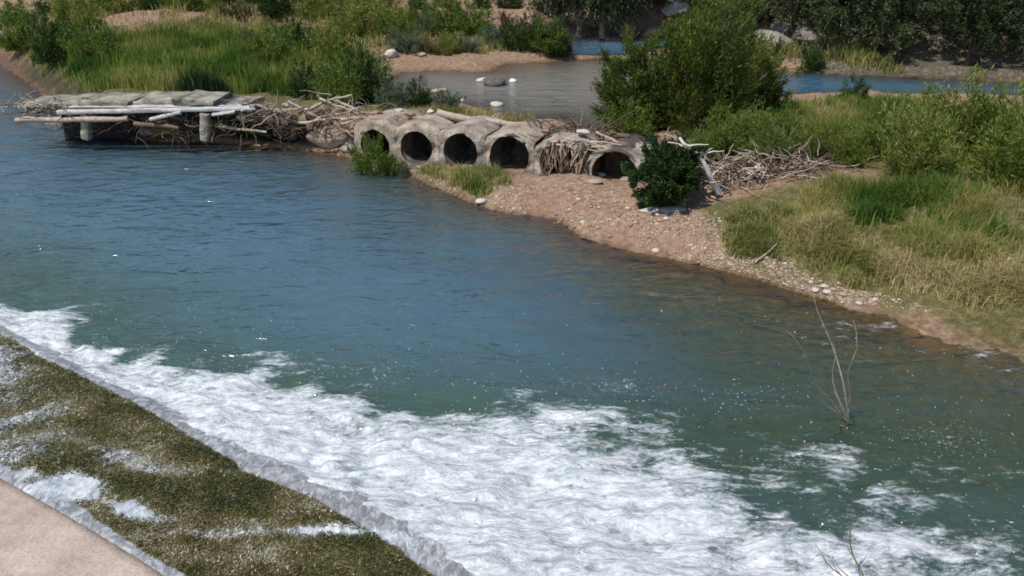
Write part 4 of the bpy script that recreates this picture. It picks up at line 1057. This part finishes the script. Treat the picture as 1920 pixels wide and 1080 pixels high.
# scrub of the right bank
scr = [plant_data('scrub%d' % k, 1.9, 1.8, 1.25, 110, 8500, 0.12, 0.024, 'scrub_leaf', 'bark', 20 + k, up=0.9, spread=0.15, stems=8, tbase=[0.35, 0.5, 0.62][k]) for k in range(3)]
ssp = [(1345, 300, 0, 0.75), (1400, 285, 1, .75), (1460, 262, 1, .6), (1520, 262, 2, .5), (1562, 280, 2, .5), (1440, 300, 0, 0.55), (1515, 290, 1, .55), (1630, 290, 0, .7), (1700, 305, 1, .95), (1780, 290, 2, 1.3), (1860, 300, 0, 1.3), (1470, 268, 0, .5), (1590, 305, 1, .55), (1690, 275, 2, .6), (1900, 350, 1, 1.2), (1720, 340, 2, 1.0)]
slab_l = ['green scrub bush behind the driftwood heap', 'bright green scrub bush right of the willow base', 'light green scrub bush on the crest of the right bank', 'yellowish scrub bush above the root tangle',
          'straw tinted scrub bush at the right side of the bank', 'small green scrub bush right above the driftwood branches', 'small scrub bush over the dark root tangle', 'wide green scrub bush at the far right bank',
          'tall scrub bush right of the wide green one', 'yellowish tall scrub bush near the right border', 'green scrub bush at the right border', 'green scrub bush just right of the low willow',
          'scrub bush well below the right strip of blue water', 'yellowish scrub bush behind the far right bank', 'scrub bush low at the right border', 'low yellowish scrub bush in the far right grass']
for k, (px, py, v_, s) in enumerate(ssp):
    plant('scrub_bush', G(px, py), scr[v_], slab_l[k], 'bush', 'scrub bushes on the right bank', rz=k * 1.7, sc=(s, s, s))

# trees: crown and trunk
hill = [plant_data('hill%d' % k, 4.2, 4.2, 5.2, 130, 9000, 0.24, 0.11, 'hill_leaf', 'bark', 50 + k, up=0.3, trunk=1.1, shape='ball', spread=0.12, stems=8, tbase=[0.3, 0.45, 0.6][k], hollow=.45) for k in range(3)]
rgt = np.random.default_rng(77)
nt_ = 0
spots = []
for _ in range(4000):
    x = rgt.uniform(10, 44); y = 32.2 + 23 * rgt.random() ** 1.6
    hd = (y - 35) * 0.55 + (x - 13) * 0.83
    if hd < -0.5 or GZ(x, y) < ZU + .1: continue
    if abs(x / y) > 0.80: continue
    if 0.30 < x / y < 0.385 and y < 37: continue
    if any((x - a) ** 2 + (y - b) ** 2 < 3.4 for a, b in spots): continue
    spots.append((x, y))
    if len(spots) >= 210: break
for k, (x, y) in enumerate(spots):
    s = rgt.uniform(0.5, 0.95) * (0.8 if y < 40 else 1.15)
    plant('hill_tree', (x, y, GZ(x, y) - 0.1), hill[k % 3], ['dark', 'olive green', 'pale grey green'][k % 3] + ' tree ' + ('at the right hill foot by the water' if y < 35 else 'on the lower slope of the right hill' if y < 41 else 'high on the right hill') + (', near the willow' if x / y < 0.42 else ', toward the right border' if x / y > 0.56 else ''), 'tree', 'trees of the wood on the right hill', rz=rgt.uniform(0, 6), sc=(s, s, s * rgt.uniform(.9, 1.2)), stem='trunk')
# row of tall dark trees hanging over the far river
cyp = [plant_data('river%d' % k, 4.6, 4.2, 7.0, 170, 11000, 0.26, 0.075, 'hill_leaf', 'bark_pale', 70 + k, up=-0.7, trunk=0.7, shape='ball', spread=0.15, stems=9, tbase=[0.3, 0.4][k]) for k in range(2)]
lab = ['leftmost dark drooping tree at the far river, beside the sandy bank', 'dark drooping tree over the left end of the blue river', 'dark drooping tree over the middle of the blue river', 'tall drooping tree behind the blue river',
       'drooping tree between the blue river and the pale ledge', 'drooping tree behind the top of the willow', 'drooping tree right behind the willow top']
for k, (px, py, s) in enumerate([(1040, 58, .75), (1085, 66, .9), (1130, 66, 1.0), (1172, 64, 1.0), (1222, 50, .95), (1340, 50, .9), (1400, 48, 1.0)]):
    plant('river_tree', W(px, py, ZU + 0.2), cyp[k % 2], lab[k], 'tree', 'drooping trees along the far river', rz=k * 1.3, sc=(s, s, s), stem='trunk')
# far tree line along the top
far = [plant_data('far%d' % k, 5.0, 5.0, 5.5, 90, 6000, 0.35, 0.16, 'hill_leaf', 'bark', 90 + k, up=0.2, trunk=0.9, shape='ball', spread=0.13, stems=6, tbase=[0.35, 0.5][k]) for k in range(2)]
xk = -75.0; k = 0
while xk < 14:
    y = 66 + rgt.uniform(-3, 7); s = rgt.uniform(.8, 1.25)
    plant('far_tree', (xk, y, GZ(xk, y) - .1), far[k % 2], ['dark bushy tree in the row along the far edge of the bank', 'lighter green tree in the row along the far edge of the bank'][k % 2], 'tree', 'trees in the row beyond the bank', rz=rgt.uniform(0, 6), sc=(s, s, s), stem='trunk')
    xk += rgt.uniform(2.6, 4.6); k += 1

# bushes of the left and middle bank
mid = {'g': plant_data('mg', 2.0, 1.9, 1.3, 80, 5000, 0.13, 0.035, 'scrub_leaf', 'bark', 110, up=.7, stems=7, tbase=.3),
       'y': plant_data('my', 2.2, 2.0, 1.2, 80, 5000, 0.13, 0.035, 'scrub_leaf', 'bark', 111, up=.7, stems=7, tbase=.7),
       'd': plant_data('md', 1.8, 1.7, 1.5, 90, 6000, 0.12, 0.035, 'dark_leaf', 'bark', 112, up=.6, stems=7, tbase=.5),
       's': plant_data('ms', 1.6, 1.5, 0.9, 70, 4000, 0.10, 0.03, 'sage_leaf', 'bark', 113, up=.6, stems=7, tbase=.5),
       'b': plant_data('mb', 1.2, 1.1, 1.0, 50, 2200, 0.10, 0.03, 'brown_leaf', 'bark', 114, up=.8, stems=8, tbase=.5),
       't': plant_data('mt', 1.8, 1.6, 0.8, 70, 3500, 0.14, 0.025, 'dry_leaf', 'bark_pale', 115, up=.9, stems=8, tbase=.5)}
mid_l = [(690, 190, 'd', 1.05, 'dark green bush at the near left corner of the upper pool'), (660, 165, 'g', 1.15, 'green bush at the right edge of the grass'), (640, 195, 'g', .9, 'small green bush above the debris heap'),
         (580, 182, 'd', .8, 'blue green bush above the bridge end'), (740, 205, 's', .9, 'grey green bush behind the left causeway end'), (785, 205, 'd', .55, 'low dark bush below the floating board'),
         (840, 203, 's', .6, 'low sage bush beside the white stone'), (520, 120, 'g', 1.1, 'green bush in the middle of the grass bank'), (480, 95, 't', 1.0, 'straw coloured bush in the grass bank'), (560, 95, 'd', .9, 'dark bush high on the grass bank'),
         (620, 105, 'y', 1.0, 'olive bush on the upper grass bank'), (660, 70, 'y', 1.2, 'yellow green bush at the top of the bank'), (700, 60, 'y', 1.3, 'tall yellow green bush left of the sandy slope'), (740, 75, 'g', 1.0, 'green bush below the sandy slope'),
         (610, 40, 'y', 1.3, 'yellow green bush on the crest of the bank'), (440, 40, 't', 1.2, 'dry bush on the stony crest'), (520, 30, 'd', 1.3, 'dark green bush on the far crest'), (380, 22, 'g', 1.5, 'green bush on the far left crest'), (290, 16, 'd', 1.6, 'dark bush at the far left crest'), (460, 12, 'd', 1.6, 'dark bush behind the stony crest'),
         (790, 52, 'g', 1.0, 'green bush on the sandy slope'), (850, 55, 'b', 1.4, 'rusty brown bush on the sandy slope'), (845, 68, 'g', 1.1, 'green bush below the rusty brown one'), (885, 70, 'g', 1.2, 'wide green bush at the foot of the sandy slope'), (810, 68, 's', 1.0, 'sage bush at the foot of the sandy slope'),
         (925, 88, 's', 1.0, 'sage bush at the left end of the beach scrub'), (960, 92, 'd', .8, 'dark bush in the beach scrub'), (1000, 94, 'd', 1.0, 'dark bush near the right end of the beach scrub'), (1030, 98, 'g', 1.0, 'green bush at the corner of the blue river'), (1045, 106, 'd', .9, 'dark bush at the tip of the beach by the river'),
         (760, 100, 's', 1.0, 'grey green bush on the left of the upper beach'), (800, 98, 't', .8, 'dry bush on the upper beach'), (840, 98, 'y', .7, 'low olive bush on the upper beach'), (880, 97, 's', .7, 'low sage bush on the upper beach'),
         (945, 40, 'b', .55, 'small brown bush on the sandy slope, upper one'), (950, 54, 'b', .7, 'small brown bush on the sandy slope, lower one'), (980, 50, 'b', .55, 'small brown bush near the trees on the sandy slope'), (1000, 68, 'b', .8, 'brown bush under the first drooping tree'), (965, 62, 'b', .5, 'tiny brown bush low on the sandy slope'),
         (110, 120, 'd', 1.2, 'dark bush on the far left bank'), (40, 95, 'g', 1.3, 'green bush at the left border'), (180, 120, 'g', 1.2, 'green bush left of the tall grass'), (150, 60, 'y', 1.4, 'yellow green bush on the left crest'), (1050, 215, 't', .55, 'dry tuft bush in the shallows of the upper pool'),
         (1175, 262, 'g', .7, 'small green bush in front of the lower willow'), (1600, 200, 'd', .6, 'dark bush at the right water gap'), (1385, 130, 'd', 1.1, 'dark bush on the shore behind the willow'), (1520, 131, 'd', .7, 'dark bush at the foot of the right hill')]
for k, (px, py, v_, s, lb) in enumerate(mid_l):
    plant('bank_bush', G(px, py), mid[v_], lb, 'bush', 'bushes on the left bank' if px < 740 else 'bushes round the upper pool', rz=k * 2.1, sc=(s, s, s))

fr_l = ['leftmost', 'second', 'third', 'fourth', 'fifth', 'sixth', 'seventh', 'eighth', 'ninth', 'tenth', 'eleventh', 'twelfth', 'thirteenth', 'fourteenth', 'fifteenth', 'sixteenth', 'seventeenth']
for k in range(17):
    px = 20 + k * 62 + (k * 37) % 25
    small = 0.55 if 720 < px < 1015 else 0.85
    p = at_depth(px, 5 + (k * 5) % 7, 47 + (k * 3) % 5); p.z = GZ(p.x, p.y)
    s = (1.35 + 0.15 * (k % 4)) * small
    plant('crest_bush', p, mid['gdgydgdd'[k % 8]], fr_l[k] + ' bush from the left in the row along the crest of the far bank', 'bush', 'bushes along the far crest', rz=k * 1.9, sc=(s, s, s * .9))
# dark ivy in the first and second culvert mouths and the hollow
for k, (px, py, s, v_, lb) in enumerate([(704, 298, .82, 'g', 'green plant filling the first culvert mouth'), (738, 304, .42, 'g', 'green plant between the first two culverts'), (765, 300, .36, 's', 'pale plant hanging at the second culvert mouth')]):
    p = cwp(a_of(px), -0.22, 0.2); plant('culvert_plant', (p[0], p[1], GZ(p[0], p[1])), mid[v_], lb, 'plant', 'plants at the culvert mouths', rz=k, sc=(s * .8, s * .8, s))
for k, (px, py, s, v_) in enumerate([(500, 262, .55, 'd'), (545, 262, .6, 'd'), (470, 256, .45, 'd')]):
    plant('hollow_plant', G(px, py), mid[v_], ['dark plant in the hollow under the bank, in the middle', 'dark plant in the hollow beside the concrete chunk', 'dark plant in the hollow near the bridge pier'][k], 'plant', 'plants in the dark hollow', rz=k * 2, sc=(s, s, s))

# ------------------------------------------------------------------ grass
def grass(name, P, n, hgt, wid, lean, tb, ts, mat, label, dens=None, patch=0.8, feather=1.0):
    d0 = dens or (lambda x, y: 1.0)
    edge = lambda x, y: d0(x, y) * sstep(-0.1, feather, polydist(x, y, P, True) + (fbm(x, y, 1.2, 3, 181) - 0.6) * feather * 1.6)
    q = pts_in(P, n, rng, edge)
    pt = fbm(q[:, 0], q[:, 1], patch, 3, 131)
    hg = hgt * rng.uniform(0.4, 1.3, n) * (0.15 + 1.7 * fbm(q[:, 0], q[:, 1], patch * 2.2, 4, 137)) * (1 + 0.5 * (rng.random(n) < 0.05))
    return blade_obj(name, q, hg, wid * rng.uniform(0.6, 1.4, n), lean, np.clip(tb + (pt - 0.5) * 2.2 + rng.normal(0, ts, n), 0, 1), M[mat], label, 'grass')
clump = lambda sc, sd, lo=0.38: (lambda x, y: np.clip((fbm(x, y, sc, 3, sd) - lo) * 5, 0.03, 1))
lush = poly_world([(60, 140), (180, 185), (250, 172), (345, 178), (480, 182), (560, 180), (620, 150), (600, 110), (470, 80), (430, 66), (340, 62), (250, 75), (60, 75)])
grass('lush_grass', lush, 36000, 0.52, 0.026, 0.25, 0.42, 0.2, 'grass', 'tall bright green grass on the left bank', clump(0.7, 141, .38), 0.7)
grass('mixed_grass', veg_polys['left'], 20000, 0.34, 0.024, 0.35, 0.62, 0.2, 'grass', 'lower yellowish grass along the left bank', clump(1.0, 143))
grass('dry_grass', poly_world([(60, 75), (250, 75), (430, 60), (600, 70), (720, 100), (1030, 98), (1030, 70), (900, 45), (700, 25), (250, 25), (60, 30)]), 26000, 0.42, 0.03, 0.5, 0.4, 0.22, 'dry_grass', 'dry straw coloured grass on the upper left bank', clump(0.5, 149, .42))
grass('beach_grass', veg_polys['right'], 26000, 0.30, 0.015, 0.6, 0.68, 0.24, 'grass', 'green grass on the right bank', clump(1.1, 151, .42), 0.9)
grass('dry_beach_grass', poly_world([(1330, 400), (1420, 400), (1568, 420), (1900, 480), (2000, 625), (1568, 545), (1450, 508), (1340, 480)]), 30000, 0.22, 0.015, 0.8, 0.45, 0.25, 'dry_grass', 'dry grass along the right beach', clump(1.6, 157, .38), 0.9, 0.5)
grass('spit_grass', veg_polys['spit'], 5200, 0.20, 0.014, 0.6, 0.5, 0.25, 'dry_grass', 'yellow green grass on the spit below the culverts', clump(1.8, 161, .44), 1.2, 0.3)
grass('spit_green_grass', veg_polys['spit'], 2200, 0.22, 0.012, 0.6, 0.6, 0.2, 'grass', 'green grass blades among the spit grass', clump(1.8, 163, .46), 1.2, 0.3)
grass('scrub_grass', veg_polys['right_scrub'], 36000, 0.34, 0.020, 0.45, 0.62, 0.24, 'grass', 'grass between the scrub on the right bank', clump(0.9, 167, .3), 0.6)
grass('slab_grass', np.array([list(at_depth(255, 178, 24.3))[:2], list(at_depth(470, 178, 24.3))[:2], list(at_depth(470, 178, 24.9))[:2], list(at_depth(255, 178, 24.9))[:2]]), 3500, 0.42, 0.018, 0.6, 0.5, 0.25, 'grass', 'grass hanging over the back edge of the bridge slab', clump(1.5, 175, .4), 0.8, 0.1)
grass('pool_edge_grass', poly_world([(730, 205), (850, 205), (900, 212), (1000, 228), (1000, 236), (850, 222), (730, 218)]), 3000, 0.22, 0.016, 0.5, 0.5, 0.2, 'dry_grass', 'sparse grass at the near edge of the upper pool', None, 0.8, 0.2)
grass('hill_grass', poly_world([(1360, 125), (1560, 138), (1700, 140), (1600, 60), (1480, 30), (1380, 60)]), 14000, 0.5, 0.05, 0.5, 0.25, 0.2, 'dry_grass', 'brown grass on the foot of the right hill', clump(.4, 171))

# the dark tussock by the bridge
pt_ = G(376, 173)
e = empty('dark_tussock', pt_, 'dark green tussock of reeds right behind the bridge slab', 'tussock')
n = 900
q = np.c_[rng.normal(0, 0.33, n), rng.normal(0, 0.2, n), np.zeros(n)]
V, qd, tr, a = blades(q, rng.uniform(0.45, 1.0, n), np.full(n, 0.026), 0.25, np.clip(rng.normal(0.1, 0.15, n), 0, 1))
m_ = MB(); m_.V.append(V); m_.A.append(a); m_.F += [qd, tr]; m_.n = len(V)
o = m_.build('reed_leaves', M['dark_leaf'], e); o['kind'] = 'stuff'

# ------------------------------------------------------------------ driftwood
# debris heap between bridge and causeway
rgd = np.random.default_rng(201)
sticks = [((572, 205), (660, 178), .05, 22.9), ((600, 185), (668, 215), .045, 22.6), ((590, 225), (680, 200), .04, 22.4), ((610, 212), (655, 240), .035, 22.2), ((630, 188), (700, 222), .04, 22.5),
          ((480, 196), (560, 214), .035, 23.0), ((500, 212), (570, 198), .03, 22.9), ((560, 230), (650, 222), .045, 22.3), ((650, 205), (720, 214), .03, 22.3), ((596, 178), (622, 206), .05, 22.8), ((540, 190), (600, 222), .03, 22.8), ((640, 232), (700, 216), .03, 22.0)]
sl_ = ['thick pale branch sticking up over the debris heap', 'pale branch falling right across the debris heap', 'branch lying low across the debris heap', 'short branch propped before the debris heap', 'branch running down to the causeway end',
       'branch along the broken bank by the bridge end', 'thin branch crossing above the dark hollow', 'branch over the concrete chunk', 'thin branch on the bank above the first culvert', 'dark upright stub at the top of the debris heap', 'thin slanting branch over the hollow', 'short branch on top of the causeway end']
for k, ((x0, y0), (x1, y1), r_, dp) in enumerate(sticks):
    log_thing(at_depth(x0, y0, dp), at_depth(x1, y1, dp - 0.3), r_, r_ * .5, sl_[k], 'branch', 'drift_dark' if k in (9, 3) else 'drift', name='drift_branch', seed=60 + k, stubs=2, amp=0.03)
def twig_heap(name, cx, cy, wpx, hpx, depth_y, n, label, seed, mats=('drift', 'drift_dark'), r=0.012, dd=0.5, ln=(.3, .9)):
    rg = np.random.default_rng(seed); c = np.array(at_depth(cx, cy, depth_y))
    e = empty(name, c, label, 'driftwood')
    mbs = [MB() for _ in mats]
    s = depth_y / FPX
    for k in range(n):
        p = c + np.array([rg.normal(0, .33) * wpx * s, rg.normal(0, dd * .5), rg.normal(0, .28) * hpx * s])
        p[2] = max(p[2], GZ(p[0], p[1]) + 0.02)
        d = rg.normal(0, 1, 3) * [1, .7, .55]; d /= np.linalg.norm(d); L = rg.uniform(*ln)
        q_ = p + d * L
        q_[2] = max(q_[2], GZ(q_[0], q_[1]) + .02)
        mbs[k % len(mats)].tube(wander(p, q_, 6, 0.05, seed + k), np.linspace(r, r * .35, 6) * rg.uniform(.5, 1.7), 5, tint=rg.random())
    for m_, mt in zip(mbs, mats):
        o = m_.build('twigs' if mt == 'drift' else 'dark_twigs', M[mt], e, smooth=True, loc=c); o.location = (0, 0, 0); o['kind'] = 'stuff'
    return e
twig_heap('debris_heap', 630, 222, 95, 60, 22.4, 130, 'heap of tangled flood debris between bridge and causeway', 211)
twig_heap('debris_heap', 520, 232, 90, 50, 23.0, 120, 'dark tangle of roots hanging in the hollow under the bank', 213, ('drift_dark',), dd=.6)
twig_heap('debris_heap', 740, 222, 110, 16, 21.8, 60, 'low litter of twigs on the left causeway top', 217, r=.009)
twig_heap('debris_heap', 1080, 246, 150, 20, 20.6, 110, 'dark line of flood litter behind the causeway', 219, ('drift_dark', 'drift_dark'), r=.014)
twig_heap('debris_heap', 330, 232, 180, 40, 22.9, 90, 'loose dark flood litter caught under the slab bridge', 215, ('drift_dark', 'drift_dark'), r=.011)
twig_heap('debris_heap', 80, 205, 120, 40, 23.2, 90, 'heap of branches over the left end of the slab bridge', 216, ('drift_dark', 'drift'), r=.016)
twig_heap('debris_heap', 490, 203, 70, 18, 23.0, 70, 'scatter of pale sticks where the bridge slabs end', 218, ('drift', 'drift_dark'), r=.012)
# driftwood right of the round bush
g0 = G(1355, 372)
log_thing(at_depth(1348, 362, 16.75), at_depth(1274, 258, 16.5), 0.075, 0.028, 'thick white bleached trunk slanting up past the right side of the round dark bush', 'driftwood log', 'drift_white', name='driftwood_log', seed=230, stubs=6, amp=.07)
log_thing(at_depth(1400, 330, 17.5), at_depth(1455, 285, 18.0), 0.06, 0.035, 'pale forked branch standing in front of the root tangle', 'driftwood branch', 'drift_white', name='driftwood_branch', seed=229, stubs=4, amp=.04)
snag('driftwood_limb', at_depth(1335, 345, 17.9), [at_depth(1264, 252, 18.4), at_depth(1268, 262, 17.9), at_depth(1300, 285, 18.3)], 0.10, 'pale bleached driftwood limb rising above the round dark bush', 'driftwood', seed=231, twigs=3)
snag('driftwood_limb', at_depth(1350, 365, 17.6), [at_depth(1310, 402, 16.9), at_depth(1290, 378, 17.1), at_depth(1400, 405, 16.9), at_depth(1415, 330, 17.8), at_depth(1375, 300, 18.1), at_depth(1340, 310, 17.8), at_depth(1330, 400, 16.9), at_depth(1425, 360, 17.2)], 0.075, 'spreading driftwood branch in the middle of the right driftwood heap', 'driftwood', seed=233, twigs=3)
snag('driftwood_limb', at_depth(1470, 345, 18.2), [at_depth(1420, 320, 18), at_depth(1450, 250, 18.6), at_depth(1440, 280, 18.2), at_depth(1500, 290, 18.3), at_depth(1470, 230, 18.7), at_depth(1410, 300, 18), at_depth(1520, 330, 17.7)], 0.075, 'upright dead branches in the dark root tangle', 'driftwood', 'drift_dark', seed=235, twigs=4)
twig_heap('driftwood_heap', 1360, 345, 140, 95, 17.5, 230, 'heap of pale tangled driftwood beside the round bush', 241, ('drift', 'drift', 'drift_dark'), r=.018)
twig_heap('root_tangle', 1475, 340, 160, 85, 17.6, 330, 'dark brown tangle of roots below the right scrub', 243, ('drift_dark', 'drift_dark', 'drift'), r=.016, dd=.8)
twig_heap('driftwood_heap', 1640, 340, 200, 60, 18.5, 120, 'dark driftwood heap on the far right bank', 245, ('drift_dark', 'drift'), r=.016, dd=.8)
log_thing(at_depth(1505, 345, 17.6), at_depth(1575, 352, 17.5), .07, .06, 'thick pale log end at the right side of the root tangle', 'log', seed=247, n=8)
log_thing(G(1415, 498) + Vector((0, 0, .05)), G(1455, 470) + Vector((0, 0, .12)), .025, .012, 'thin pale stick lying in the dry beach grass', 'stick', seed=249, n=8, name='stick')
# dead shrub close to the camera on the right
base = np.array(W(1592, 800, -0.1))
snag('dead_shrub', base, [at_depth(1524, 548, 8.4), at_depth(1474, 618, 8.3), at_depth(1543, 752, 8.2), at_depth(1562, 640, 8.5), at_depth(1600, 600, 8.6)], 0.017, 'bare dead shrub with thin pale twigs standing in the near water on the right', 'dead shrub', 'drift', seed=265, twigs=0)
base = np.array(W(1625, 1150, -0.1))
snag('dead_twig', base, [at_depth(1527, 1018, 5.9), at_depth(1560, 1040, 5.8), at_depth(1600, 960, 6.0)], 0.014, 'bare dark twig at the near right corner over the foam', 'twig', 'drift_dark', seed=263, twigs=1, sub=1)
